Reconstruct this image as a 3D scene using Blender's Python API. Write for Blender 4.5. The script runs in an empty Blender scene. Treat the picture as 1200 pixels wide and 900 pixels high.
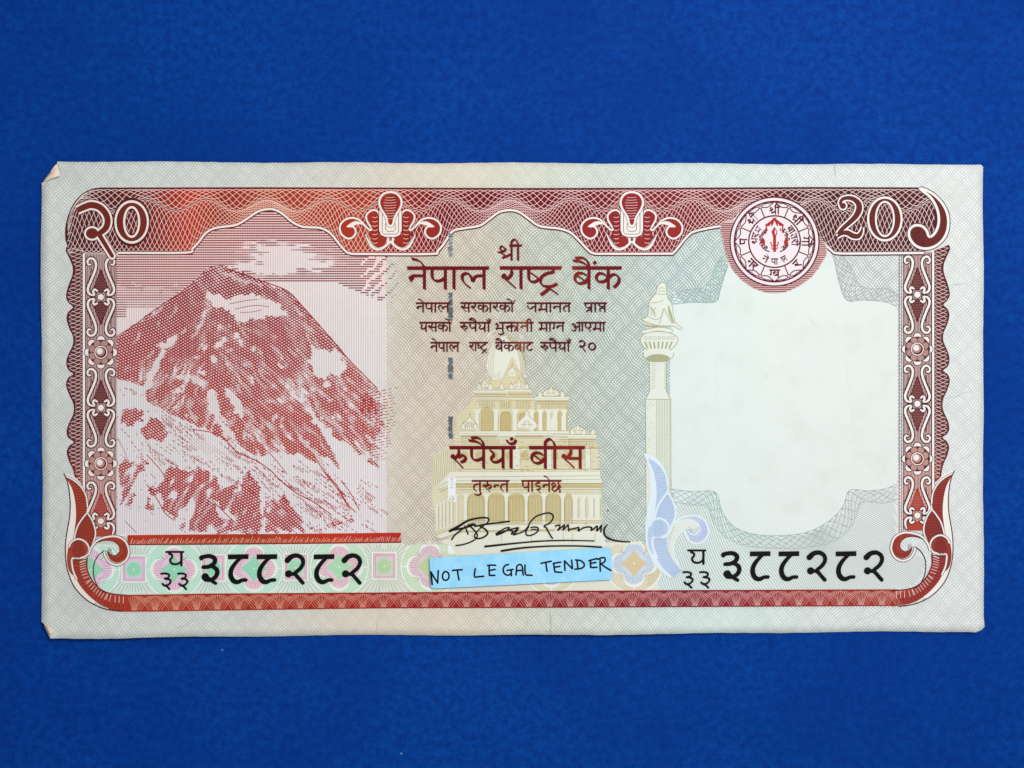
import bpy, bmesh, math, random
import numpy as np
from mathutils import Vector
from mathutils.geometry import tessellate_polygon

random.seed(7)
rng = np.random.default_rng(7)
SC = bpy.context.scene
COL = SC.collection
PI = math.pi
# One scene unit is 12.7 mm: the banknote is about 140 mm x 70 mm.
# Positions on the note are written in hundredths of a unit, measured from the
# top left of the note's surroundings (600, 450 is the middle of the table).
SC.unit_settings.system = 'METRIC'
SC.unit_settings.scale_length = 0.0127
SP = 0.01

# ------------------------------------------------------------------ camera
cam = bpy.data.cameras.new('camera')
cam_o = bpy.data.objects.new('camera', cam)
COL.objects.link(cam_o)
cam_o.location = (0, 0, 15.0)
cam.sensor_width = 36.0
cam.lens = 36.0 * 15.0 / 12.0
cam.clip_start = 0.1
cam.clip_end = 200
SC.camera = cam_o

# ------------------------------------------------------------------ light
SC.view_settings.view_transform = 'Standard'
SC.view_settings.look = 'None'
SC.view_settings.exposure = 0.0
SC.view_settings.gamma = 1.0
SC.view_settings.use_curve_mapping = False
world = bpy.data.worlds.new('World')
SC.world = world
world.use_nodes = True
bg = world.node_tree.nodes['Background']
bg.inputs['Color'].default_value = (0.86, 0.93, 1.0, 1)
bg.inputs['Strength'].default_value = 0.46


def area_light(name, loc, target, size, size_y, power, color):
    la = bpy.data.lights.new(name, 'AREA')
    la.shape = 'RECTANGLE'
    la.size = size
    la.size_y = size_y
    la.energy = power
    la.color = color
    o = bpy.data.objects.new(name, la)
    COL.objects.link(o)
    o.location = loc
    d = Vector(target) - Vector(loc)
    o.rotation_euler = d.to_track_quat('-Z', 'Y').to_euler()
    return o


# a big window, up and to the right of the table
area_light('window_light', (5.6, 5.2, 18.0), (0.3, 0.2, 0), 5, 5, 3350, (1.0, 0.985, 0.96))


# ------------------------------------------------------------------ colour
def lin(c):
    out = []
    for v in c:
        v = v / 255.0
        out.append(v / 12.92 if v <= 0.04045 else ((v + 0.055) / 1.055) ** 2.4)
    return tuple(out) + (1.0,)


class NT:
    """Small helper to write node trees as expressions."""
    def __init__(self, name, rough=0.65, spec=0.3):
        self.mat = bpy.data.materials.new(name)
        self.mat.use_nodes = True
        self.t = self.mat.node_tree
        self.b = self.t.nodes['Principled BSDF']
        self.b.inputs['Roughness'].default_value = rough
        self.b.inputs['Specular IOR Level'].default_value = spec
        tc = self.t.nodes.new('ShaderNodeTexCoord')
        self.obj = tc.outputs['Object']
        sx = self.t.nodes.new('ShaderNodeSeparateXYZ')
        self.t.links.new(self.obj, sx.inputs[0])
        self.X = self.m('MULTIPLY_ADD', sx.outputs[0], 100.0, 600.0)
        self.Y = self.m('MULTIPLY_ADD', sx.outputs[1], -100.0, 450.0)

    def put(self, sock, v):
        if isinstance(v, (int, float)):
            sock.default_value = v
        elif isinstance(v, tuple):
            sock.default_value = v
        else:
            self.t.links.new(v, sock)

    def m(self, op, a, b=None, c=None, clamp=False):
        n = self.t.nodes.new('ShaderNodeMath')
        n.operation = op
        n.use_clamp = clamp
        for i, v in enumerate((a, b, c)):
            if v is not None:
                self.put(n.inputs[i], v)
        return n.outputs[0]

    def smooth(self, v, lo, hi):
        n = self.t.nodes.new('ShaderNodeMapRange')
        n.interpolation_type = 'SMOOTHSTEP'
        self.put(n.inputs['Value'], v)
        n.inputs['From Min'].default_value = lo
        n.inputs['From Max'].default_value = hi
        return n.outputs[0]

    def ramp(self, v, lo, hi, stops):
        n = self.t.nodes.new('ShaderNodeMapRange')
        self.put(n.inputs['Value'], v)
        n.inputs['From Min'].default_value = lo
        n.inputs['From Max'].default_value = hi
        r = self.t.nodes.new('ShaderNodeValToRGB')
        self.t.links.new(n.outputs[0], r.inputs[0])
        e = r.color_ramp.elements
        while len(e) > 1:
            e.remove(e[0])
        e[0].position = (stops[0][0] - lo) / (hi - lo)
        e[0].color = lin(stops[0][1])
        for p, c in stops[1:]:
            k = e.new((p - lo) / (hi - lo))
            k.color = lin(c)
        return r.outputs[0]

    def mix(self, f, a, b, mode='MIX'):
        n = self.t.nodes.new('ShaderNodeMix')
        n.data_type = 'RGBA'
        n.blend_type = mode
        self.put(n.inputs[0], f)
        self.put(n.inputs[6], a)
        self.put(n.inputs[7], b)
        return n.outputs[2]

    def noise(self, scale, detail=3.0, rough=0.5, vec=None):
        n = self.t.nodes.new('ShaderNodeTexNoise')
        n.inputs['Scale'].default_value = scale
        n.inputs['Detail'].default_value = detail
        n.inputs['Roughness'].default_value = rough
        self.t.links.new(vec if vec is not None else self.obj, n.inputs['Vector'])
        return n.outputs['Fac']

    def scaled(self, sx, sy, rot=0.0):
        n = self.t.nodes.new('ShaderNodeMapping')
        n.inputs['Scale'].default_value = (sx, sy, 1)
        n.inputs['Rotation'].default_value = (0, 0, rot)
        self.t.links.new(self.obj, n.inputs['Vector'])
        return n.outputs[0]

    def relief(self, amount=1.0):
        """The sheet's own fine relief: paper fibre, soft cockling and the old folds."""
        fib = self.noise(34.0, 3.0, 0.6)
        soft = self.noise(0.9, 2.0, 0.5)
        h = self.m('MULTIPLY_ADD', fib, 0.0022, self.m('MULTIPLY', soft, 0.06))
        for x0, w, d in ((640.0, 5.0, 0.005), (441.0, 4.0, 0.003), (862.0, 4.0, 0.002)):
            k = self.m('DIVIDE', self.m('SUBTRACT', self.X, x0), w)
            g = self.m('POWER', 2.718, self.m('MULTIPLY', self.m('MULTIPLY', k, k), -1.0))
            h = self.m('MULTIPLY_ADD', g, -d, h)
        bp = self.t.nodes.new('ShaderNodeBump')
        bp.inputs['Strength'].default_value = amount
        bp.inputs['Distance'].default_value = 1.0
        self.t.links.new(h, bp.inputs['Height'])
        self.t.links.new(bp.outputs[0], self.b.inputs['Normal'])

    def done(self, col):
        self.put(self.b.inputs['Base Color'], col)
        return self.mat


def ink_mat(name, stops, axis='X', lo=0, hi=1200, var=0.16, rough=0.6, worn=None):
    n = NT(name, rough, 0.06)
    if len(stops) == 1:
        c = lin(stops[0][1])
    else:
        c = n.ramp(n.X if axis == 'X' else n.Y, lo, hi, stops)
    v = n.noise(22.0, 3.0, 0.65)
    v2 = n.noise(1.3, 2.0, 0.5)
    k = n.m('ADD', n.m('MULTIPLY', v, var * 2), n.m('MULTIPLY', v2, var))
    k = n.m('ADD', k, 1.0 - 1.5 * var)
    g = n.t.nodes.new('ShaderNodeCombineColor')
    for i in range(3):
        n.t.links.new(k, g.inputs[i])
    cc = n.mix(1.0, c, g.outputs[0], 'MULTIPLY')
    if worn:
        w = n.smooth(n.noise(9.0, 4.0, 0.7), 0.62, 0.72)
        cc = n.mix(n.m('MULTIPLY', w, worn[0]), cc, lin(worn[1]))
    n.relief()
    return n.done(cc)


MAT = {}
R_TOP = [(75, (78, 30, 30)), (130, (86, 29, 28)), (175, (112, 34, 30)), (222, (176, 54, 38)), (262, (136, 42, 34)),
         (300, (150, 56, 40)), (420, (158, 54, 40)), (470, (138, 36, 34)), (520, (104, 22, 28)), (600, (98, 20, 27)),
         (700, (104, 24, 30)), (745, (118, 34, 36)), (800, (116, 32, 35)), (850, (108, 32, 35)), (905, (92, 32, 35)), (950, (70, 27, 28)),
         (1010, (76, 29, 30)), (1110, (80, 31, 32))]
MAT['top'] = ink_mat('border_ink', R_TOP)
MAT['bot'] = ink_mat('lower_border_ink', [(75, (158, 66, 48)), (150, (166, 58, 40)), (260, (158, 50, 34)), (400, (154, 42, 32)),
                     (500, (144, 36, 36)), (640, (132, 34, 38)), (740, (132, 34, 40)), (800, (124, 38, 48)), (850, (132, 40, 47)),
                     (950, (150, 46, 44)), (1050, (152, 56, 47)), (1120, (138, 54, 49))])
MAT['side'] = ink_mat('side_border_ink', [(280, (90, 36, 38)), (450, (92, 40, 42)), (530, (98, 44, 44)), (590, (160, 60, 52)), (640, (170, 66, 52))],
                      axis='Y', lo=250, hi=700)
MAT['sideL'] = ink_mat('side_border_pale_ink', [(280, (156, 122, 119)), (640, (188, 138, 130))], axis='Y', lo=250, hi=700)
MAT['colG'] = ink_mat('column_ground_ink', [(280, (196, 172, 168)), (520, (198, 174, 170)), (640, (220, 176, 168))], axis='Y', lo=250, hi=700)
MAT['line'] = ink_mat('dark_line_ink', [(75, (74, 26, 30)), (250, (96, 34, 34)), (600, (84, 28, 34)), (1110, (70, 34, 38))])
MAT['white'] = ink_mat('bare_line_paper', [(75, (228, 220, 212)), (250, (234, 218, 206)), (500, (228, 216, 208)), (1000, (224, 219, 214))], var=0.05)
MAT['pink'] = ink_mat('guilloche_paper', [(75, (222, 204, 200)), (190, (232, 198, 190)), (250, (238, 188, 168)), (420, (236, 192, 172)), (560, (228, 188, 186)),
                      (800, (228, 194, 192)), (950, (216, 194, 190)), (1110, (218, 200, 196))], var=0.06)
MAT['pinkB'] = ink_mat('lower_guilloche_paper', [(140, (226, 164, 134)), (400, (226, 150, 130)), (640, (222, 156, 150)), (860, (220, 160, 160)), (1060, (222, 166, 150))], var=0.1)
MAT['bulb'] = ink_mat('ornament_ink', [(400, (164, 50, 34)), (500, (142, 40, 34)), (700, (138, 38, 40)), (800, (146, 42, 42))], worn=(0.75, (104, 28, 26)))
MAT['num'] = ink_mat('numeral_ink', [(80, (112, 44, 36)), (130, (106, 38, 34)), (180, (114, 46, 38)), (970, (92, 40, 38)), (1110, (100, 40, 38))], worn=(0.35, (104, 34, 34)))
MAT['text'] = ink_mat('maroon_ink', [(470, (106, 17, 25)), (560, (100, 14, 23)), (640, (106, 19, 25)), (665, (132, 36, 28)), (690, (106, 19, 25)), (730, (100, 15, 25))], var=0.12)
MAT['tiny'] = ink_mat('dark_maroon_ink', [(470, (86, 14, 22)), (600, (84, 12, 20)), (612, (140, 60, 40)), (622, (84, 14, 22)), (730, (76, 14, 24))], var=0.1)
MAT['black'] = ink_mat('black_ink', [(0, (16, 18, 18))], var=0.2, rough=0.5, worn=(0.25, (52, 54, 54)))
MAT['pen'] = ink_mat('pen_ink', [(0, (26, 24, 22))], var=0.1, rough=0.45)
MAT['mount'] = ink_mat('mountain_ink', [(250, (138, 32, 44)), (330, (136, 28, 42)), (430, (156, 40, 42)), (520, (166, 46, 40)), (640, (160, 42, 44))], axis='Y', lo=240, hi=660, var=0.3)
MAT['sky'] = ink_mat('sky_line_ink', [(130, (130, 40, 46)), (200, (150, 52, 56)), (300, (136, 38, 52)), (440, (120, 36, 48)), (500, (150, 90, 84))])
MAT['panel'] = ink_mat('vignette_tint', [(250, (240, 210, 204)), (340, (236, 212, 207)), (400, (228, 216, 212)), (500, (226, 219, 217)), (640, (230, 219, 219))], axis='Y', lo=240, hi=660, var=0.05)
MAT['panelW'] = ink_mat('cloud_tint', [(137, (230, 210, 206)), (330, (228, 214, 210)), (452, (224, 217, 212))], var=0.05)
MAT['hair'] = ink_mat('vignette_hairline', [(250, (204, 172, 170)), (340, (186, 168, 166)), (420, (164, 162, 164)), (640, (174, 166, 174))], axis='Y', lo=240, hi=660)
MAT['bar'] = ink_mat('red_bar_ink', [(130, (180, 56, 38)), (230, (168, 52, 30)), (300, (160, 56, 34)), (380, (182, 52, 34)), (470, (176, 40, 36))], worn=(0.6, (112, 66, 24)))
MAT['greenR'] = ink_mat('green_print', [(100, (172, 214, 192)), (300, (172, 214, 194)), (420, (172, 208, 176)), (520, (190, 204, 168)), (740, (200, 190, 160))], var=0.08)
MAT['green2'] = ink_mat('deep_green_print', [(100, (142, 202, 170)), (300, (142, 204, 172)), (400, (164, 206, 168)), (460, (176, 196, 150)), (740, (204, 184, 146))], var=0.08)
MAT['pinkR'] = ink_mat('rose_print', [(100, (220, 190, 210)), (300, (224, 190, 200)), (450, (216, 190, 192)), (520, (210, 188, 196)), (700, (190, 202, 214))], var=0.07)
MAT['pinkD'] = ink_mat('rose_line_print', [(100, (176, 122, 160)), (300, (184, 120, 140)), (500, (172, 128, 144)), (740, (150, 160, 180))])
MAT['whiteR'] = ink_mat('rosette_paper', [(100, (222, 232, 222)), (420, (224, 228, 216)), (740, (226, 224, 214))], var=0.05)
MAT['fan'] = ink_mat('fan_line_print', [(100, (150, 172, 160)), (420, (156, 172, 156)), (560, (176, 166, 140)), (740, (170, 170, 150))])
MAT['band'] = ink_mat('rosette_band_tint', [(100, (206, 218, 208)), (300, (206, 220, 210)), (420, (208, 214, 200)), (560, (212, 204, 188)), (760, (214, 212, 198))], var=0.05)
MAT['tan'] = ink_mat('temple_print', [(480, (206, 200, 174)), (545, (200, 190, 150)), (640, (200, 188, 144)), (720, (202, 194, 164))], var=0.10)
MAT['tanS'] = ink_mat('temple_deep_print', [(480, (192, 182, 144)), (600, (184, 168, 116)), (720, (190, 178, 134))], var=0.12)
MAT['tanD'] = ink_mat('temple_line_print', [(480, (164, 146, 100)), (600, (164, 142, 90)), (720, (168, 150, 104))])
MAT['tanL'] = ink_mat('temple_paper', [(480, (214, 211, 194)), (600, (214, 214, 199)), (720, (214, 216, 202))], var=0.06)
MAT['cream'] = ink_mat('pillar_paper', [(750, (210, 213, 201)), (800, (210, 216, 206))], var=0.06)
MAT['olive'] = ink_mat('pillar_line_print', [(740, (158, 158, 124)), (800, (164, 164, 132))])
MAT['blueF'] = ink_mat('blue_flourish_print', [(740, (172, 192, 214)), (800, (178, 193, 216)), (840, (182, 186, 214))], var=0.07)
MAT['blueD'] = ink_mat('blue_line_print', [(740, (148, 172, 200)), (840, (154, 166, 198))])
MAT['blueW'] = ink_mat('blue_flourish_paper', [(740, (208, 219, 226)), (840, (210, 220, 225))], var=0.05)
MAT['teal'] = ink_mat('watermark_line_print', [(780, (142, 166, 167)), (850, (144, 170, 164)), (960, (152, 163, 160)), (1060, (155, 160, 160))])
MAT['emb'] = ink_mat('emblem_ink', [(840, (92, 30, 44)), (970, (86, 26, 38))])
MAT['embR'] = ink_mat('emblem_red_ink', [(840, (164, 44, 44)), (970, (164, 40, 46))], worn=(0.5, (110, 34, 40)))
MAT['embW'] = ink_mat('emblem_paper', [(840, (222, 211, 214)), (970, (222, 212, 214))], var=0.04)
MAT['halo'] = ink_mat('emblem_halo_tint', [(840, (204, 166, 164)), (970, (210, 176, 172))], var=0.08)
MAT['haloL'] = ink_mat('emblem_halo_line', [(840, (110, 52, 58)), (970, (126, 66, 68))])
MAT['thread'] = ink_mat('thread_metal', [(0, (92, 97, 102))], var=0.5, rough=0.4, worn=(0.8, (66, 70, 76)))
MAT['threadW'] = ink_mat('thread_film', [(0, (222, 226, 224))], var=0.06)
MAT['threadT'] = ink_mat('thread_lettering', [(0, (142, 145, 146))], var=0.3)


def paper_material(printed=True):
    n = NT('printed_paper' if printed else 'bare_paper', 0.72, 0.12)
    X, Y = n.X, n.Y
    base = n.ramp(X, 40, 1160, [(50, (222, 224, 219)), (250, (222, 224, 218)), (400, (222, 219, 209)), (520, (224, 216, 203)), (600, (221, 219, 207)),
                                (680, (217, 221, 211)), (780, (217, 225, 220)), (860, (220, 229, 224)), (960, (225, 229, 226)), (1150, (227, 229, 226))])
    if printed:
        u = n.m('ADD', n.m('MULTIPLY', X, 0.74), n.m('MULTIPLY', Y, 0.67))
        v = n.m('SUBTRACT', n.m('MULTIPLY', X, 0.74), n.m('MULTIPLY', Y, 0.67))
        def sin(a, per, ph=0.0):
            return n.m('SINE', n.m('MULTIPLY_ADD', a, 2 * PI / per, ph))
        wob = n.m('MULTIPLY', n.m('SUBTRACT', n.noise(0.8, 1.0), 0.5), 9.0)
        u1 = n.m('ADD', n.m('MULTIPLY_ADD', sin(v, 38.0), 1.1, u), wob)
        v1 = n.m('SUBTRACT', n.m('MULTIPLY_ADD', sin(u, 33.0), 1.1, v), wob)
        c = n.m('MULTIPLY', sin(n.m('ADD', u, wob), 46.0), sin(v, 34.0, 0.7))
        c = n.m('MULTIPLY_ADD', n.smooth(c, -0.35, 0.35), 2.0, -1.0)
        big = n.m('MAXIMUM', sin(u1, 14.75), sin(v1, 11.8))
        p1 = n.m('MULTIPLY_ADD', sin(u1, 2.95), 0.5, n.m('MULTIPLY_ADD', c, 0.17, 0.28))
        p2 = n.m('MULTIPLY_ADD', sin(v1, 2.95), 0.5, n.m('MULTIPLY_ADD', c, -0.17, 0.28))
        p1 = n.m('MULTIPLY_ADD', n.smooth(big, 0.2, 1.0), 0.30, p1)
        big2 = n.m('MAXIMUM', sin(u1, 47.0, 1.0), sin(v1, 41.0))
        p2 = n.m('MULTIPLY_ADD', n.smooth(big2, 0.55, 1.0), 0.22, p2)
        ln = n.smooth(n.m('MAXIMUM', p1, p2), 0.10, 0.80)
        lc = n.ramp(X, 40, 1160, [(50, (144, 149, 143)), (300, (142, 149, 142)), (420, (154, 146, 131)), (540, (156, 142, 124)), (610, (142, 146, 130)),
                                  (700, (134, 147, 135)), (800, (136, 152, 151)), (880, (138, 156, 149)), (980, (150, 157, 153)), (1150, (157, 161, 159))])
        # the lines are a little heavier inside the frame than in the margins
        inx = n.m('MULTIPLY', n.smooth(X, 440, 490), n.m('SUBTRACT', 1.0, n.smooth(X, 1040, 1070)))
        iny = n.m('MULTIPLY', n.smooth(Y, 215, 225), n.m('SUBTRACT', 1.0, n.smooth(Y, 708, 716)))
        st = n.m('MULTIPLY_ADD', n.m('MULTIPLY', inx, iny), 0.27, 0.55)
        base = n.mix(n.m('MULTIPLY', ln, st), base, lc)
        # soft rainbow flushes of the background print
        for x0, y0, sx, sy, colr, a in ((540, 440, 70, 130, (226, 200, 176), 0.13), (440, 728, 130, 20, (226, 206, 182), 0.30),
                                        (560, 205, 120, 18, (216, 214, 190), 0.30), (790, 205, 120, 20, (206, 220, 222), 0.15),
                                        (850, 728, 90, 20, (210, 226, 220), 0.2), (830, 650, 60, 60, (206, 230, 220), 0.2),
                                        (480, 540, 50, 120, (228, 204, 186), 0.18)):
            a1 = n.m('DIVIDE', n.m('SUBTRACT', X, float(x0)), float(sx))
            b1 = n.m('DIVIDE', n.m('SUBTRACT', Y, float(y0)), float(sy))
            r2 = n.m('ADD', n.m('MULTIPLY', a1, a1), n.m('MULTIPLY', b1, b1))
            g = n.m('MULTIPLY', n.m('POWER', 2.718, n.m('MULTIPLY', r2, -1.0)), a)
            base = n.mix(g, base, lin(colr))
    else:
        base = n.ramp(X, 740, 1080, [(760, (208, 217, 213)), (900, (210, 217, 212)), (1060, (210, 215, 211))])
    # handling: faint blotches and specks of dirt
    blot = n.smooth(n.noise(2.6, 5.0, 0.62), 0.46, 0.74)
    base = n.mix(n.m('MULTIPLY', blot, 0.16), base, lin((176, 180, 172)))
    spk = n.smooth(n.noise(16.0, 4.0, 0.7), 0.70, 0.76)
    base = n.mix(n.m('MULTIPLY', spk, 0.30), base, lin((150, 156, 150)))
    if True:
        segs = ((1108, 335, 1132, 332, 0.5, 0.35), (1104, 468, 1140, 458, 0.6, 0.35), (1120, 540, 1146, 528, 0.5, 0.25), (905, 427, 889, 451, 0.5, 0.14), (945, 372, 968, 390, 0.6, 0.12), (60, 640, 74, 600, 0.5, 0.3),
                (360, 214, 384, 196, 0.5, 0.3), (700, 735, 716, 718, 0.5, 0.35), (620, 250, 614, 470, 0.6, 0.18), (640, 480, 645, 560, 0.6, 0.18), (1000, 730, 1030, 716, 0.5, 0.3), (200, 742, 236, 722, 0.5, 0.3), (838, 400, 842, 520, 0.9, 0.05), (990, 420, 1002, 520, 0.9, 0.05))
        wob2 = n.m('MULTIPLY', n.m('SUBTRACT', n.noise(9.0, 3.0), 0.5), 9.0)
        for ax, ay, bx, by, hw, al in segs:
            L = math.hypot(bx - ax, by - ay)
            ux, uy = (bx - ax) / L, (by - ay) / L
            tt = n.m('ADD', n.m('MULTIPLY', n.m('SUBTRACT', X, float(ax)), ux), n.m('MULTIPLY', n.m('SUBTRACT', Y, float(ay)), uy))
            dd = n.m('ADD', n.m('SUBTRACT', n.m('MULTIPLY', n.m('SUBTRACT', X, float(ax)), -uy), n.m('MULTIPLY', n.m('SUBTRACT', float(ay), Y), ux)), wob2)
            along = n.m('POWER', n.m('ABSOLUTE', n.m('DIVIDE', n.m('SUBTRACT', tt, L / 2), L / 2)), 4.0)
            q = n.m('ADD', n.m('POWER', n.m('ABSOLUTE', n.m('DIVIDE', dd, hw)), 2.0), along)
            base = n.mix(n.m('MULTIPLY', n.m('POWER', 2.718, n.m('MULTIPLY', q, -1.0)), al), base, lin((112, 118, 112)))
    # creases where the note was once folded: dirt in the fold
    for x0, y0, hw, hh, a in ((645, 728, 0.8, 14, 0.5), (441, 736, 0.8, 8, 0.4), (978, 199, 0.8, 9, 0.4), (617, 724, 0.7, 12, 0.25)):
        wv = n.m('MULTIPLY', n.m('SUBTRACT', n.noise(14.0, 2.0), 0.5), 7.0)
        a1 = n.m('DIVIDE', n.m('SUBTRACT', n.m('ADD', X, wv), float(x0)), float(hw))
        b1 = n.m('DIVIDE', n.m('SUBTRACT', Y, float(y0)), float(hh))
        r2 = n.m('ADD', n.m('MULTIPLY', a1, a1), n.m('POWER', n.m('ABSOLUTE', b1), 4.0))
        g = n.m('MULTIPLY', n.m('POWER', 2.718, n.m('MULTIPLY', r2, -1.0)), a)
        base = n.mix(g, base, lin((120, 124, 118)))
    n.relief()
    return n.done(base)


MAT['paper'] = paper_material(True)
MAT['bare'] = paper_material(False)


def back_material():
    n = NT('paper_reverse', 0.72, 0.25)
    c = n.mix(n.noise(9.0, 3.0), lin((240, 214, 196)), lin((226, 206, 178)))
    return n.done(c)


MAT['back'] = back_material()
EDGE = NT('paper_edge', 0.8, 0.2)
MAT['edge'] = EDGE.done(lin((224, 226, 228)))


def board_material():
    n = NT('blue_card', 0.7, 0.05)
    f = n.noise(11.0, 6.0, 0.75)
    b = n.noise(0.32, 4.0, 0.6)
    col = n.mix(n.smooth(f, 0.30, 0.74), lin((1, 44, 119)), lin((4, 66, 150)))
    col = n.mix(n.m('MULTIPLY', n.smooth(b, 0.38, 0.62), 0.55), col, lin((0, 44, 122)))
    fl = n.smooth(n.noise(30.0, 3.0, 0.7, n.scaled(1.0, 1.0)), 0.66, 0.80)
    col = n.mix(n.m('MULTIPLY', n.m('MULTIPLY', fl, n.smooth(n.noise(0.9, 3.0), 0.42, 0.64)), 0.45), col, lin((44, 96, 176)))
    # pale lint specks
    vo = n.t.nodes.new('ShaderNodeTexVoronoi')
    vo.inputs['Scale'].default_value = 2.4
    n.t.links.new(n.obj, vo.inputs['Vector'])
    wn = n.t.nodes.new('ShaderNodeSeparateColor')
    n.t.links.new(vo.outputs['Color'], wn.inputs[0])
    sp = n.m('MULTIPLY', n.m('LESS_THAN', vo.outputs['Distance'], 0.035), n.m('GREATER_THAN', wn.outputs[0], 0.75))
    col = n.mix(n.m('MULTIPLY', sp, n.m('MULTIPLY', wn.outputs[1], 0.6)), col, lin((130, 170, 220)))
    bp = n.t.nodes.new('ShaderNodeBump')
    bp.inputs['Strength'].default_value = 0.5
    bp.inputs['Distance'].default_value = 0.007
    n.t.links.new(n.noise(26.0, 4.0, 0.7), bp.inputs['Height'])
    n.t.links.new(bp.outputs[0], n.b.inputs['Normal'])
    return n.done(col)


def strip_material():
    n = NT('blue_strip_paper', 0.7, 0.25)
    c = n.mix(n.smooth(n.noise(7.0, 4.0, 0.6), 0.35, 0.7), lin((140, 202, 234)), lin((156, 212, 240)))
    f = n.smooth(n.noise(40.0, 2.0, 0.6), 0.55, 0.75)
    c = n.mix(n.m('MULTIPLY', f, 0.3), c, lin((122, 186, 222)))
    n.relief(0.6)
    return n.done(c)


MAT['strip'] = strip_material()
MAT['marker'] = ink_mat('marker_ink', [(0, (14, 16, 30))], var=0.1, rough=0.5)

# ------------------------------------------------------------------ shapes
TOP = 0.016          # height of the paper's face above the table


def cat(pts, n=6, closed=False):
    """Catmull-Rom through the points."""
    p = [np.array(q, float) for q in pts]
    if len(p) < 3 and not closed:
        return np.array(p)
    out = []
    m = len(p)
    rngk = range(m) if closed else range(m - 1)
    for i in rngk:
        p1, p2 = p[i], p[(i + 1) % m]
        p0 = p[i - 1] if (closed or i > 0) else 2 * p1 - p2
        p3 = p[(i + 2) % m] if (closed or i + 2 < m) else 2 * p2 - p1
        for k in range(n):
            t = k / n
            out.append(0.5 * ((2 * p1) + (-p0 + p2) * t + (2 * p0 - 5 * p1 + 4 * p2 - p3) * t * t + (-p0 + 3 * p1 - 3 * p2 + p3) * t ** 3))
    if not closed:
        out.append(p[-1])
    return np.array(out)


def ell(cx, cy, rx, ry=None, n=32, a0=0.0, a1=2 * PI):
    ry = rx if ry is None else ry
    closed = abs((a1 - a0) - 2 * PI) < 1e-6
    k = np.arange(n if closed else n + 1) / n
    a = a0 + (a1 - a0) * k
    return np.stack([cx + rx * np.cos(a), cy + ry * np.sin(a)], 1)


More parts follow.
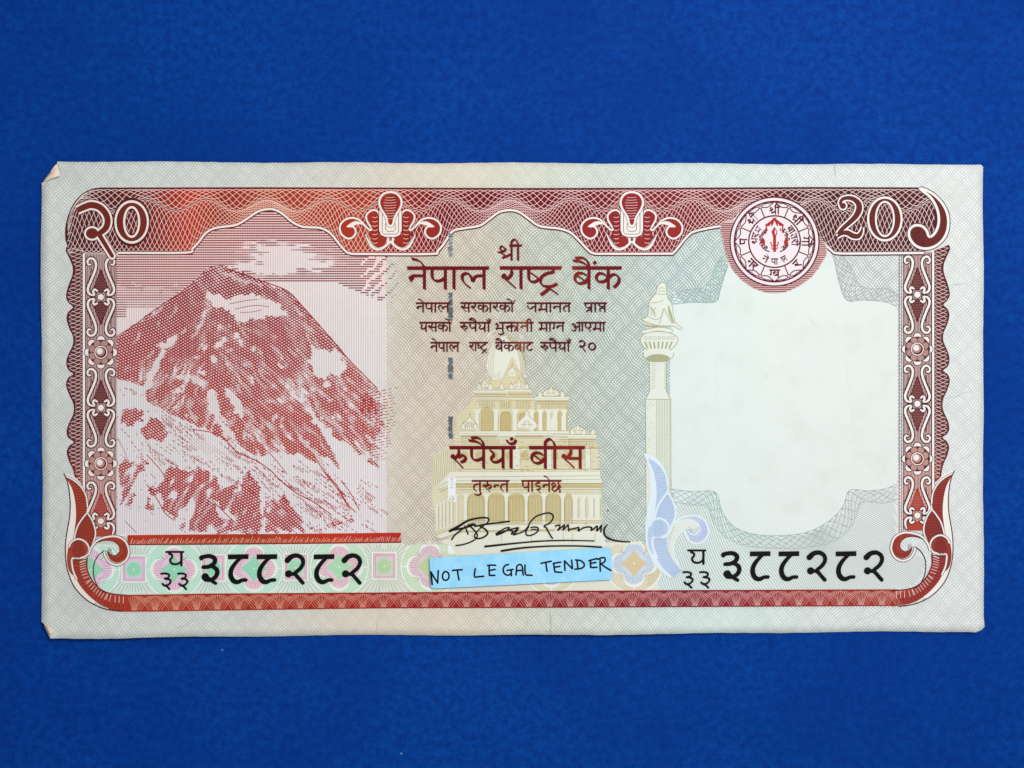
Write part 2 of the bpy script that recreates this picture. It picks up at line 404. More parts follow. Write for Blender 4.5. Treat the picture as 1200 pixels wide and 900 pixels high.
class Ink:
    """Printed shapes of one part: flat sheets of ink, each a hair above the one before."""
    def __init__(self, level):
        self.z = TOP + level
        self.V, self.F, self.M = [], [], []
        self.nv = 0
        self.mats = []

    def mi(self, mat):
        if mat not in self.mats:
            self.mats.append(mat)
        return self.mats.index(mat)

    def tick(self, k=1.0):
        self.z += 6e-6 * k

    def add(self, pts, z, faces, mat):
        pts = np.asarray(pts, float)
        v = np.empty((len(pts), 3))
        v[:, 0] = (pts[:, 0] - 600) * SP
        v[:, 1] = (450 - pts[:, 1]) * SP
        v[:, 2] = z
        self.V.append(v)
        o = self.nv
        i = self.mi(mat)
        for f in faces:
            self.F.append(tuple(o + q for q in f))
            self.M.append(i)
        self.nv += len(v)

    def poly(self, pts, mat, holes=()):
        loops = [[Vector((float(p[0]), float(p[1]), 0)) for p in lp] for lp in [pts] + list(holes)]
        tris = tessellate_polygon(loops)
        allp = np.array([[v.x, v.y] for lp in loops for v in lp])
        tr = []
        for t in tris:
            a, b, c = (allp[k] for k in t)
            s = (b[0] - a[0]) * (c[1] - a[1]) - (b[1] - a[1]) * (c[0] - a[0])
            tr.append(tuple(t) if s < 0 else tuple(reversed(t)))
        self.add(allp, self.z, tr, mat)
        self.tick()

    def ribbon(self, pts, w, mat, closed=False, rise=1.2e-5, caps=False, keep=False):
        p = np.asarray(pts, float)
        m = len(p)
        if m < 2:
            return
        if np.isscalar(w):
            w = np.full(m, float(w))
        w = np.asarray(w, float)
        if len(w) != m:
            w = np.interp(np.linspace(0, 1, m), np.linspace(0, 1, len(w)), w)
        if closed:
            d = np.roll(p, -1, 0) - np.roll(p, 1, 0)
        else:
            d = np.gradient(p, axis=0)
        L = np.hypot(d[:, 0], d[:, 1]) + 1e-9
        nrm = np.stack([-d[:, 1] / L, d[:, 0] / L], 1)
        a, b = p + nrm * w[:, None] / 2, p - nrm * w[:, None] / 2
        q = np.concatenate([a, b])
        zz = self.z + rise * np.arange(m) / m
        z = np.concatenate([zz, zz])
        fs = []
        for i in range(m if closed else m - 1):
            j = (i + 1) % m
            fs.append((i, j, m + j, m + i))
        self.add(q, z, fs, mat)
        if not keep:
            self.z += rise
            self.tick(0.6)
        if caps and not closed:
            self.disc(p[0][0], p[0][1], w[0] / 2, mat, n=12)
            self.disc(p[-1][0], p[-1][1], w[-1] / 2, mat, n=12)

    def disc(self, cx, cy, rx, mat, ry=None, n=28):
        e = ell(cx, cy, rx, ry, n)
        self.add(e, self.z, [tuple(reversed(range(n)))], mat)
        self.tick()

    def ring(self, cx, cy, r, w, mat, ry=None, n=48):
        ry = r if ry is None else ry
        a, b = ell(cx, cy, r + w / 2, ry + w / 2, n), ell(cx, cy, r - w / 2, ry - w / 2, n)
        fs = [(i, n + i, n + (i + 1) % n, (i + 1) % n) for i in range(n)]
        self.add(np.concatenate([a, b]), self.z, fs, mat)
        self.tick()

    def lined(self, pts, w, mat, edge, ew=1.4, closed=False, caps=False):
        self.ribbon(pts, np.asarray(w) + ew, edge, closed, caps=caps)
        self.ribbon(pts, w, mat, closed, caps=caps)

    def pen(self, pts, nib, t, mat):
        """A stroke of a broad nib held at a fixed angle."""
        p = np.asarray(pts, float)
        m = len(p)
        d = np.gradient(p, axis=0)
        L = np.hypot(d[:, 0], d[:, 1]) + 1e-9
        nrm = np.stack([-d[:, 1] / L, d[:, 0] / L], 1)
        nb = np.array(nib, float)
        dot = nrm @ nb
        s = np.tanh(dot / (0.25 * np.hypot(*nb)))
        off = nb[None, :] * s[:, None] / 2 + nrm * t / 2
        q = np.concatenate([p + off, p - off])
        rise = 1.2e-5
        zz = self.z + rise * np.arange(m) / m
        fs = [(i, i + 1, m + i + 1, m + i) for i in range(m - 1)]
        self.add(q, np.concatenate([zz, zz]), fs, mat)
        self.z += rise
        self.tick(0.6)

    def lines(self, polys, widths, mat):
        """Many thin lines of one family that never touch: one common height."""
        for p, w in zip(polys, widths):
            self.ribbon(p, w, mat, rise=0.0, keep=True)
        self.tick(1.0)

    def build(self, name, parent, smooth=False):
        me = bpy.data.meshes.new(name)
        me.from_pydata(np.concatenate(self.V).tolist(), [], self.F)
        for k in self.mats:
            me.materials.append(MAT[k])
        me.polygons.foreach_set('material_index', self.M)
        me.update()
        o = bpy.data.objects.new(name, me)
        COL.objects.link(o)
        if parent:
            o.parent = parent
        return o


def in_poly(px, py, poly):
    poly = np.asarray(poly, float)
    ins = np.zeros(px.shape, bool)
    x1, y1 = poly[-1]
    for x2, y2 in poly:
        c = ((y2 > py) != (y1 > py)) & (px < (x1 - x2) * (py - y2) / (y1 - y2 + 1e-12) + x2)
        ins ^= c
        x1, y1 = x2, y2
    return ins


def vnoise(x, y, s, seed):
    """Smooth value noise, vectorised."""
    r = np.random.default_rng(seed).random((64, 64))
    x, y = x / s, y / s
    xi, yi = np.floor(x).astype(int), np.floor(y).astype(int)
    fx, fy = x - xi, y - yi
    fx, fy = fx * fx * (3 - 2 * fx), fy * fy * (3 - 2 * fy)
    g = lambda i, j: r[j % 64, i % 64]
    return (g(xi, yi) * (1 - fx) + g(xi + 1, yi) * fx) * (1 - fy) + (g(xi, yi + 1) * (1 - fx) + g(xi + 1, yi + 1) * fx) * fy


def runs(ink, p, w, mat, wmin=0.25):
    """A line whose width swells and dies away: drawn only where it has width."""
    on = w > wmin
    i, m = 0, len(p)
    while i < m:
        if not on[i]:
            i += 1
            continue
        j = i
        while j + 1 < m and on[j + 1]:
            j += 1
        if j - i >= 1:
            ink.ribbon(p[i:j + 1], w[i:j + 1], mat, rise=0.0, keep=True)
        i = j + 1


# ------------------------------------------------------------------ setting
def sheet(name, pts, z, mat):
    me = bpy.data.meshes.new(name)
    me.from_pydata([(x, y, z) for x, y in pts], [], [tuple(range(len(pts)))])
    me.materials.append(mat)
    o = bpy.data.objects.new(name, me)
    COL.objects.link(o)
    return o


board = sheet('tabletop', [(-12, -9), (12, -9), (12, 9), (-12, 9)], 0.0, board_material())
board['kind'] = 'structure'
board['label'] = 'flat blue card surface the banknote lies on'
board['category'] = 'surface'

NOTE = bpy.data.objects.new('banknote', None)
COL.objects.link(NOTE)
NOTE['label'] = 'red and cream twenty rupee banknote with a snowy mountain, lying on blue card'
NOTE['category'] = 'banknote'

# ------------------------------------------------------------------ paper
C_TL, C_TR, C_BR, C_BL = (50.3, 190.0), (1150.6, 193.2), (1151.8, 739.2), (50.6, 746.2)


def wx(p):
    return (p[0] - 600) * SP, (450 - p[1]) * SP


def build_paper():
    bm = bmesh.new()
    nx, ny = 110, 56
    grid = []
    for j in range(ny + 1):
        row = []
        for i in range(nx + 1):
            s, t = i / nx, j / ny
            x = (C_TL[0] * (1 - s) + C_TR[0] * s) * (1 - t) + (C_BL[0] * (1 - s) + C_BR[0] * s) * t
            y = (C_TL[1] * (1 - s) + C_TR[1] * s) * (1 - t) + (C_BL[1] * (1 - s) + C_BR[1] * s) * t
            if j in (0, ny):        # slightly worn, uneven cut edge
                y += 0.5 * math.sin(i * 0.31 + j) + 0.25 * random.uniform(-1, 1)
            if i in (0, nx):
                x += 0.4 * math.sin(j * 0.37 + i) + 0.2 * random.uniform(-1, 1)
            row.append(bm.verts.new(wx((x, y)) + (TOP,)))
        grid.append(row)
    for j in range(ny):
        for i in range(nx):
            bm.faces.new((grid[j][i], grid[j + 1][i], grid[j + 1][i + 1], grid[j][i + 1]))
    folds = [((50.3, 215.5), (69.0, 190.0), (50.3, 190.0)), ((50.5, 726.5), (63.0, 746.2), (50.5, 746.2))]
    cuts = [((1145.5, 739.3), (1151.7, 733.2), (1152, 740)), ((1147.5, 193.2), (1150.6, 196.4), (1151, 193)),
            ((1142.5, 739.5), (1148.5, 736.6), (1149, 740))]
    for a, b, c in cuts:
        pa, pb, pc = Vector(wx(a) + (0,)), Vector(wx(b) + (0,)), Vector(wx(c) + (0,))
        n = Vector((-(pb - pa).y, (pb - pa).x, 0)).normalized()
        if (pc - pa).dot(n) < 0:
            n = -n
        bmesh.ops.bisect_plane(bm, geom=bm.verts[:] + bm.edges[:] + bm.faces[:], plane_co=pa, plane_no=n, clear_outer=True)
    flap_faces = set()
    for k, (a, b, c) in enumerate(folds):
        pa, pb, pc = Vector(wx(a) + (0,)), Vector(wx(b) + (0,)), Vector(wx(c) + (0,))
        n = Vector((-(pb - pa).y, (pb - pa).x, 0)).normalized()
        if (pc - pa).dot(n) < 0:
            n = -n
        for off in (0.0, 0.045, 0.09):
            bmesh.ops.bisect_plane(bm, geom=bm.verts[:] + bm.edges[:] + bm.faces[:], plane_co=pa + n * off, plane_no=n)
        for f in bm.faces:
            if (f.calc_center_median() - pa).dot(n) > 1e-5:
                flap_faces.add(f)
                f.material_index = 1
        for v in bm.verts:
            d = (Vector((v.co.x, v.co.y, 0)) - pa).dot(n)
            if d > 1e-5:
                # the corner is folded over and stands a little off the sheet
                s = d / 0.13
                v.co -= n * d * (1.93 if k == 0 else 1.95)
                v.co.z += 0.006 + 0.075 * math.sin(min(1.0, s) * PI / 2)
            # the sheet lifts a touch along the fold
            elif d > -0.5 and d <= 1e-5:
                v.co.z += 0.010 * max(0.0, 1 + d / 0.25) ** 2 if d > -0.25 else 0
    # margins that do not lie quite flat
    for v in bm.verts:
        x, y = v.co.x, v.co.y
        if True:
            ex = max(0.0, (abs(x) - 5.28) / 0.24)
            ey = max(0.0, (-y - 2.66) / 0.25, (y - 2.33) / 0.27)
            v.co.z += (0.055 if x < 0 else 0.03) * ex * ex * (0.6 + 0.4 * math.sin(y * 1.3)) + (0.065 if y < 0 else 0.03) * ey * ey * (0.55 + 0.45 * math.sin(x * 1.1 + 0.6))
    # give the sheet its thickness
    edges = [e for e in bm.edges if len(e.link_faces) == 1]
    r = bmesh.ops.extrude_edge_only(bm, edges=edges)
    for g in r['geom']:
        if isinstance(g, bmesh.types.BMVert):
            g.co.z -= 0.011
        elif isinstance(g, bmesh.types.BMFace):
            g.material_index = 2
    for f in bm.faces:
        f.smooth = f.material_index != 2
    me = bpy.data.meshes.new('paper')
    bm.to_mesh(me)
    bm.free()
    for k in ('paper', 'back', 'edge'):
        me.materials.append(MAT[k])
    o = bpy.data.objects.new('paper', me)
    COL.objects.link(o)
    o.parent = NOTE
    return o


build_paper()

# ------------------------------------------------------------------ watermark window
WIN = [(787, 357), (800, 355), (838, 354), (843, 343), (847, 330), (853, 312), (862, 296), (960, 290), (974, 300), (980, 318), (984, 335), (990, 350), (993, 352.5),
       (1015, 352), (1036, 354), (1050.5, 360), (1051.5, 400), (1051.5, 520), (1050.5, 567), (1035, 573), (1015, 575), (995, 574.5), (991, 582), (985, 597),
       (970, 611), (950, 622), (932, 626), (910, 627.5), (890, 626), (872, 622.5), (860, 616.5), (848, 602), (841, 585), (838, 576.5), (834, 575.3), (812, 576), (787, 573)]
W = Ink(0.0008)
W.poly(cat(WIN, 3, True), 'bare')
RULE = [(790, 576), (834, 575.3), (841, 585), (848, 602), (860, 616.5), (890, 626), (910, 627.5), (950, 622), (985, 597), (995, 574.5), (1051.5, 567), (1052, 640), (1074, 648), (1086, 662), (1082, 676), (1070, 688), (1052, 692), (760, 693), (752, 660), (786, 620)]
W.poly(RULE, 'bare')
win = W.build('watermark_window', NOTE)
G = Ink(0.0012)


def guil(inner, outer, n, per, w, mat='teal', edge=True, steps=110, samp=6):
    """Guilloche: n waves running between two curves."""
    a, b = cat(inner, samp), cat(outer, samp)
    def rs(p, k):
        s = np.concatenate([[0], np.cumsum(np.hypot(*np.diff(p, axis=0).T))])
        t = np.linspace(0, s[-1], k)
        return np.stack([np.interp(t, s, p[:, 0]), np.interp(t, s, p[:, 1])], 1)
    a, b = rs(a, steps), rs(b, steps)
    t = np.linspace(0, 1, steps)
    for k in range(n):
        f = 0.5 + 0.5 * np.sin(2 * PI * (per * t + k / n))
        G.ribbon(a + (b - a) * f[:, None], w, mat, rise=0.0)
    if edge:
        G.ribbon(a, w, mat, rise=0.0)


guil([(787, 357), (812, 354.5), (838, 354), (844, 340), (848, 326), (853, 312)], [(783, 350), (800, 340), (822, 337), (832, 328), (838, 312), (846, 300)], 7, 1.6, 0.7)
gl = G.build('watermark_lines', NOTE)
G = Ink(0.0012)
guil([(976, 300), (983, 332), (992, 352), (1012, 352), (1036, 354), (1051, 360)], [(988, 300), (1000, 318), (1006, 333), (1020, 338), (1040, 338), (1052, 346)], 7, 1.6, 0.65)
gl = G.build('watermark_lines', NOTE)
G = Ink(0.0012)
guil([(1051, 567), (1035, 573), (1015, 575), (995, 574.5), (987, 594), (970, 611), (945, 623.5), (910, 627.5), (880, 625), (859, 616), (846, 599), (838, 576.5), (812, 576), (787, 573)],
     [(1051, 586), (1033, 590), (1013, 588), (1006, 596), (998, 616), (980, 633), (948, 642), (910, 643), (875, 640), (850, 630), (836, 612), (828, 594), (808, 592), (787, 588)], 7, 4.4, 0.65, steps=330)
gl = G.build('watermark_lines', NOTE)
G = Ink(0.0013)
# ruled lines of the lower right field
for k in range(155):
    x0 = 745 + k * 3.3
    p = []
    for i in range(40):
        t = i / 39
        y = 566 + t * 126
        q = max(0.0, min(1.0, (x0 - 900) / 170))
        x = x0 + (y - 690) * (0.55 + 0.75 * q) + 5 * math.sin(y / 21 + k * 0.13) * (1 + q)
        p.append((x, y))
    p = np.array(p)
    ok = (~in_poly(p[:, 0], p[:, 1], cat(WIN, 3, True))) & in_poly(p[:, 0], p[:, 1], RULE) & (p[:, 0] > 770)
    runs(G, p, np.where(ok, 0.62, 0.0), 'teal')
G.tick()
gl = G.build('ruled_ground', NOTE)

# ------------------------------------------------------------------ rosette band
RB = Ink(0.0010)
RB.poly([(104, 640), (120, 638), (470, 636), (480, 640), (600, 640), (752, 634), (762, 660), (772, 692), (600, 693.5), (240, 695.5), (130, 697), (110, 680)], 'band')


def quatre(cx, cy, r, n=64):
    a = np.arange(n) / n * 2 * PI
    rr = r * (0.80 + 0.20 * np.abs(np.cos(2 * a)) ** 0.6 + 0.0 * a)
    return np.stack([cx + rr * np.cos(a), cy + rr * np.sin(a)], 1)


def lobes(cx, cy, r, n=72):
    """Outline of four round lobes."""
    out = []
    for k in range(4):
        a = k * PI / 2
        c = (cx + r * 0.56 * math.cos(a), cy + r * 0.56 * math.sin(a))
        out += [tuple(q) for q in ell(c[0], c[1], r * 0.46, None, 14, a - 0.62 * PI, a + 0.62 * PI)]
    return np.array(out)


def rays(ink, cx, cy, r0, r1, n, w, mat, a0=0.0, a1=2 * PI, clip=None):
    for k in range(n):
        a = a0 + (a1 - a0) * (k + 0.5) / n
        p = np.stack([np.linspace(cx + r0 * math.cos(a), cx + r1 * math.cos(a), 6), np.linspace(cy + r0 * math.sin(a), cy + r1 * math.sin(a), 6)], 1)
        if clip is not None:
            runs(ink, p, np.where(clip(p), w, 0.0), mat)
        else:
            ink.ribbon(p, w, mat, rise=0.0, keep=True)
    ink.tick()


def bandclip(p):
    top = np.where(p[:, 0] < 470, 637.5, 634.0)
    bot = 697 - (p[:, 0] - 130) * 0.0055
    return (p[:, 1] > top) & (p[:, 1] < bot) & (p[:, 0] > 112) & (p[:, 0] < 760)


def clip_y(pts):
    q = np.array(pts, float)
    q[:, 0] = np.maximum(q[:, 0], 108.0)
    q[:, 1] = np.clip(q[:, 1], np.interp(q[:, 0], [108, 122, 140], [644, 638, 637.8]), np.interp(q[:, 0], [108, 114, 128, 140], [668, 684, 694, 696.2]) - np.maximum(q[:, 0] - 140, 0) * 0.0055)
    return q


SQ = [(157.3, 667), (250.5, 666), (347, 665), (450.5, 663.5)]
RO = [(107, 667.5), (204.5, 667), (298, 665.8), (397.8, 664.4), (504, 663.5), (646, 661), (742.7, 660)]
for cx, cy in SQ:
    rays(RB, cx, cy, 15, 44, 44, 0.7, 'fan', clip=bandclip)
for cx, cy in RO:
    RB.poly(clip_y(ell(cx, cy, 34.5, None, 48)), 'whiteR')
    RB.poly(clip_y(ell(cx, cy, 33, None, 48)), 'greenR')
    for r in np.arange(19, 33, 2.0):
        e = ell(cx, cy, r, None, 48)
        e = np.concatenate([e, e[:1]])
        runs(RB, e, np.where(bandclip(e), 0.5, 0), 'whiteR')
        RB.tick(0.3)
    rays(RB, cx, cy, 22, 33, 4, 1.2, 'whiteR', a0=-PI / 4, a1=2 * PI - PI / 4, clip=bandclip)
    RB.poly(clip_y(lobes(cx, cy, 27.5)), 'whiteR')
    RB.poly(clip_y(lobes(cx, cy, 24.5)), 'pinkR')
    rays(RB, cx, cy, 15, 23, 44, 0.5, 'pinkD')
    RB.poly(cat([(cx, cy - 15), (cx + 5, cy - 9), (cx + 9, cy - 5), (cx + 15, cy), (cx + 9, cy + 5), (cx + 5, cy + 9), (cx, cy + 15), (cx - 5, cy + 9), (cx - 9, cy + 5), (cx - 15, cy), (cx - 9, cy - 5), (cx - 5, cy - 9)], 3, True), 'green2')
    for r in (4, 7, 10):
        RB.ring(cx, cy, r, 0.5, 'greenR', n=24)
    RB.disc(cx, cy, 1.1, 'whiteR', n=8)
for cx, cy in SQ:
    RB.poly([(cx - 14.5, cy - 17), (cx + 14.5, cy - 17), (cx + 14.5, cy + 15.5), (cx - 14.5, cy + 15.5)], 'whiteR')
    RB.poly([(cx - 13, cy - 15.5), (cx + 13, cy - 15.5), (cx + 13, cy + 14), (cx - 13, cy + 14)], 'pinkR')
    for k in (12.4, 10.6):
        RB.ribbon([(cx - k, cy - k - 2), (cx + k, cy - k - 2), (cx + k, cy + k + 1), (cx - k, cy + k + 1), (cx - k, cy - k - 2)], 0.6, 'pinkD', rise=0)
    RB.disc(cx, cy, 10, 'greenR')
    RB.disc(cx, cy, 7.8, 'green2')
    for r in (3, 5.4):
        RB.ring(cx, cy, r, 0.5, 'greenR', n=24)
    RB.disc(cx, cy, 1.1, 'whiteR', n=8)
# the last rosette has a pale blue outline and an ochre heart
rose = RB.build('rosette_band', NOTE)

# ------------------------------------------------------------------ security thread
thr = bpy.data.objects.new('security_thread', None)
COL.objects.link(thr)
thr.parent = NOTE
TH = Ink(0.0030)
TH.poly([(525, 560), (534, 559.5), (534, 588), (525, 588.5)], 'threadW')
TH.ribbon([(527.5, 567), (531.5, 567), (527.8, 571.5), (531.8, 571.5)], 0.7, 'threadT')
TH.ribbon([(527.6, 561), (531.6, 561), (529.5, 561.2), (529.4, 564), (531.6, 565.4)], 0.7, 'threadT')
TH.ribbon(cat([(527.6, 582), (530, 581), (532, 583), (531, 586), (528, 586), (527.8, 583)], 4), 0.7, 'threadT')
TH.build('pale_window', thr)
TH = Ink(0.0030)
TH.poly([(525, 632), (534, 632), (534, 649), (525, 649)], 'threadW')
TH.build('pale_window', thr)
for y0, y1, a in ((274, 301, 0.35), (343, 376, 0.95), (419, 445, 1.0), (488, 514, 1.0)):
    TH = Ink(0.0030)
    TH.poly([(526.4, y0), (530.2, y0), (530.4, y1), (526.6, y1)], 'thread' if a > 0.5 else 'threadT')
    k = y0
    while k < y1:
        h = random.uniform(0.8, 2.2)
        x0 = 524.8 + random.uniform(-0.3, 1.4)
        x1 = 531.2 + random.uniform(-2.2, 0.6)
        if random.random() < 0.35 + 0.5 * a:
            TH.poly([(x0, k), (x1, k), (x1, min(k + h, y1)), (x0, min(k + h, y1))], 'thread' if random.random() < 0.9 else 'threadT')
        k += h + (0.12 if a > 0.9 else 0.9)
    TH.build('dark_window', thr)

# ------------------------------------------------------------------ temple
TE = Ink(0.0014)


def T(q):
    return [(500 + x / 3.75, 400 + y / 3.75) for x, y in q]


body = [(22, 520), (60, 482), (122, 440), (128, 330), (180, 285), (212, 240), (236, 215), (252, 150), (264, 172), (282, 178), (300, 150), (330, 160), (352, 118), (375, 62), (398, 112),
        (418, 152), (440, 205), (456, 236), (470, 262), (472, 300), (482, 300), (484, 266), (496, 258), (524, 236), (540, 212), (566, 240), (614, 262), (620, 330), (618, 400), (640, 400), (664, 372), (700, 398), (738, 412), (752, 470),
        (764, 600), (768, 680), (772, 850), (40, 862), (36, 770), (22, 700), (20, 600)]
TE.poly(T(body), 'tan')
# engraved ruling of the walls
for k in range(118):
    y = 415 + k * 1.75
    xs = np.linspace(500, 710, 90)
    p = np.stack([xs, np.full(90, y)], 1)
    w = np.where(in_poly(p[:, 0], p[:, 1], T(body)), 0.42, 0)
    runs(TE, p, w, 'tanL')
TE.tick()
# tall curved spire behind, pale, drawn in hanging lines
TE.poly(T([(262, 110), (272, 60), (290, 10), (310, -16), (345, -22), (385, -10), (412, 40), (432, 100), (438, 160), (420, 150), (398, 112), (376, 66), (352, 120), (330, 160), (292, 168), (276, 150)]), 'tanL')
for k in range(8):
    TE.ribbon(cat(T([(306 + k * 3, -14), (286 + k * 5, 40), (272 + k * 7, 100), (280 + k * 6, 160)]), 6), 0.35, 'tanD', rise=0)
for k in range(8):
    TE.ribbon(cat(T([(346 + k * 3, -18), (386 + k * 4, 20), (408 + k * 3.4, 80), (416 + k * 3, 150)]), 6), 0.35, 'tanD', rise=0)
TE.poly(T([(316, -12), (340, -14), (346, 60), (330, 120), (300, 150), (296, 90)]), 'tanL')
TE.ribbon(cat(T([(255, -10), (300, -46), (345, -52), (392, -44), (420, -14)]), 6), 1.0, 'tanL')
TE.ribbon(cat(T([(286, -30), (330, -60), (375, -40)]), 6), 0.6, 'tanD')


def dome(cx, cy, r, h):
    TE.poly(cat(T([(cx - r, cy), (cx - r * 0.92, cy - h * 0.38), (cx - r * 0.45, cy - h * 0.72), (cx - r * 0.14, cy - h * 0.92), (cx, cy - h * 1.35),
                   (cx + r * 0.14, cy - h * 0.92), (cx + r * 0.45, cy - h * 0.72), (cx + r * 0.92, cy - h * 0.38), (cx + r, cy)]), 3, True), 'tanL')
    TE.ribbon(cat(T([(cx - r, cy), (cx - r * 0.92, cy - h * 0.38), (cx - r * 0.45, cy - h * 0.72), (cx - r * 0.14, cy - h * 0.92), (cx, cy - h * 1.35),
                     (cx + r * 0.14, cy - h * 0.92), (cx + r * 0.45, cy - h * 0.72), (cx + r * 0.92, cy - h * 0.38), (cx + r, cy)]), 4), 0.55, 'tanD')
    TE.ribbon(T([(cx - r * 0.6, cy - h * 0.25), (cx + r * 0.6, cy - h * 0.25)]), 0.5, 'tanD')


def cornice(x0, x1, y, t=14):
    TE.poly(T([(x0 - 6, y - t * 0.2), (x1 + 6, y - t * 0.2), (x1, y + t), (x0, y + t)]), 'tanL')
    TE.ribbon(T([(x0 - 7, y - t * 0.3), (x1 + 7, y - t * 0.3)]), 0.6, 'tanD')
    TE.ribbon(T([(x0, y + t * 0.45), (x1, y + t * 0.45)]), 0.4, 'tanD')
    TE.ribbon(T([(x0, y + t), (x1, y + t)]), 0.6, 'tanD')


def column(x, w, y0, y1, fill='tanL'):
    TE.poly(T([(x - w * 0.9, y0), (x + w * 0.9, y0), (x + w * 0.5, y0 + w * 0.9), (x + w * 0.5, y1 - w * 0.6), (x + w * 0.8, y1), (x - w * 0.8, y1), (x - w * 0.5, y1 - w * 0.6), (x - w * 0.5, y0 + w * 0.9)]), fill)
    TE.ribbon(T([(x + w * 0.55, y0 + w * 0.9), (x + w * 0.55, y1 - w * 0.5)]), 0.55, 'tanD')


def arch(x, w, y0, y1, mat='tanD'):
    TE.ribbon(cat(T([(x - w, y1), (x - w, y0 + w * 0.7), (x - w * 0.6, y0 + w * 0.15), (x, y0), (x + w * 0.6, y0 + w * 0.15), (x + w, y0 + w * 0.7), (x + w, y1)]), 4), 0.7, mat)


# deeper niches and the bands under the cornices
for x0, x1 in ((180, 254), (270, 342), (358, 429), (445, 507), (523, 589), (605, 640)):
    TE.poly(cat(T([(x0, 798), (x0, 704), (x0 + 8, 682), ((x0 + x1) / 2, 672), (x1 - 8, 682), (x1, 704), (x1, 798)]), 2), 'tanS')
for x0, x1, y0, y1 in ((214, 350, 234, 246), (358, 456, 230, 242), (480, 620, 262, 276), (150, 620, 416, 428), (565, 740, 430, 442), (120, 768, 626, 644), (134, 764, 462, 470)):
    TE.poly(T([(x0, y0), (x1, y0), (x1, y1), (x0, y1)]), 'tanS')
for x, w, y0, y1 in ((266, 24, 296, 392), (346, 22, 308, 394), (424, 22, 312, 384), (482, 9, 310, 394), (518, 10, 306, 396), (585, 10, 306, 396)):
    TE.poly(cat(T([(x - w, y1), (x - w, y0 + w * 0.7), (x - w * 0.6, y0 + w * 0.15), (x, y0), (x + w * 0.6, y0 + w * 0.15), (x + w, y0 + w * 0.7), (x + w, y1)]), 2), 'tanS')
for k in range(9):
    TE.poly(T([(150 + k * 66, 520), (150 + k * 66, 492), (166 + k * 66, 480), (182 + k * 66, 492), (182 + k * 66, 520)]), 'tanS')
TE.poly(T([(614, 262), (622, 262), (620, 330), (618, 398), (606, 398)]), 'tanS')
for k in range(26):
    xa = 26 + k * 4
    TE.ribbon(T([(xa, 520 - k * 3.2), (xa + 6, 640 - k * 2.6)]), 0.45, 'tanL' if k % 2 else 'tanD', rise=0)
# upper tier
dome(255, 215, 32, 42)
dome(405, 210, 30, 40)
dome(376, 150, 20, 40)
dome(546, 236, 34, 34)
cornice(212, 350, 218, 12)
cornice(355, 455, 214, 12)
cornice(480, 622, 246, 14)
cornice(222, 345, 248, 9)
cornice(360, 470, 250, 9)
# middle tier: columns and openings
arch(266, 26, 292, 390)
for x in (222, 305, 388, 462, 500, 536, 566, 604):
    column(x, 17, 300, 396)
TE.poly(T([(545, 345), (560, 320), (575, 345), (575, 398), (545, 398)]), 'tanL')
TE.poly(T([(592, 330), (608, 330), (608, 398), (592, 398)]), 'tanL')
arch(348, 22, 310, 392)
arch(430, 20, 318, 380)
dome(190, 385, 34, 52)
for k in range(-3, 4):
    TE.ribbon(T([(190 + k * 8, 352), (190 + k * 10, 386)]), 0.45, 'tanD', rise=0)
dome(440, 380, 44, 60)
TE.poly(T([(424, 355), (440, 300), (456, 355)]), 'tanL')
dome(664, 400, 36, 32)
cornice(150, 620, 398, 16)
cornice(560, 742, 414, 14)
TE.poly(T([(318, 405), (400, 400), (380, 432), (300, 430)]), 'tanL')
TE.poly(T([(510, 416), (600, 412), (580, 436), (530, 436)]), 'tanL')
# wall behind the words
for x, w in ((395, 40), (536, 34), (708, 30)):
    TE.poly(T([(x - w / 2, 480), (x, 455), (x + w / 2, 480), (x + w / 2, 560), (x - w / 2, 560)]), 'tanL')
    arch(x, w * 0.4, 470, 560)
TE.poly(T([(100, 575), (760, 572), (764, 600), (770, 622), (120, 622), (60, 650), (44, 640)]), 'tanL')
TE.ribbon(T([(50, 640), (130, 596), (762, 590)]), 0.6, 'tanD')
TE.ribbon(T([(52, 652), (132, 612), (766, 606)]), 0.5, 'tanD')
TE.ribbon(T([(60, 662), (126, 626), (770, 624)]), 0.8, 'tanD')
# lower colonnade
for x in (172, 262, 350, 437, 515, 597):
    column(x, 17, 668, 800)
for x in (652, 686, 722, 750):
    column(x, 22, 672, 784)
for i, x in enumerate((46, 62, 78, 94, 110, 132)):
    column(x, 10, 716 - i * 9, 830 - i * 5)
TE.poly(T([(40, 850), (60, 842), (150, 806), (770, 796), (774, 822), (160, 832), (60, 868)]), 'tanL')
TE.ribbon(T([(40, 852), (150, 808), (770, 798)]), 0.6, 'tanD')
TE.ribbon(T([(44, 872), (160, 834), (772, 824)]), 0.6, 'tanD')
TE.poly(T([(60, 880), (160, 840), (780, 832), (790, 930), (130, 940), (110, 900)]), 'tanL')
for x in (585, 700):
    dome(x, 838, 26, 34)
for x in (200, 330, 460, 600, 640, 740):
    TE.ribbon(T([(x, 840), (x, 884)]), 0.5, 'tanD', rise=0)
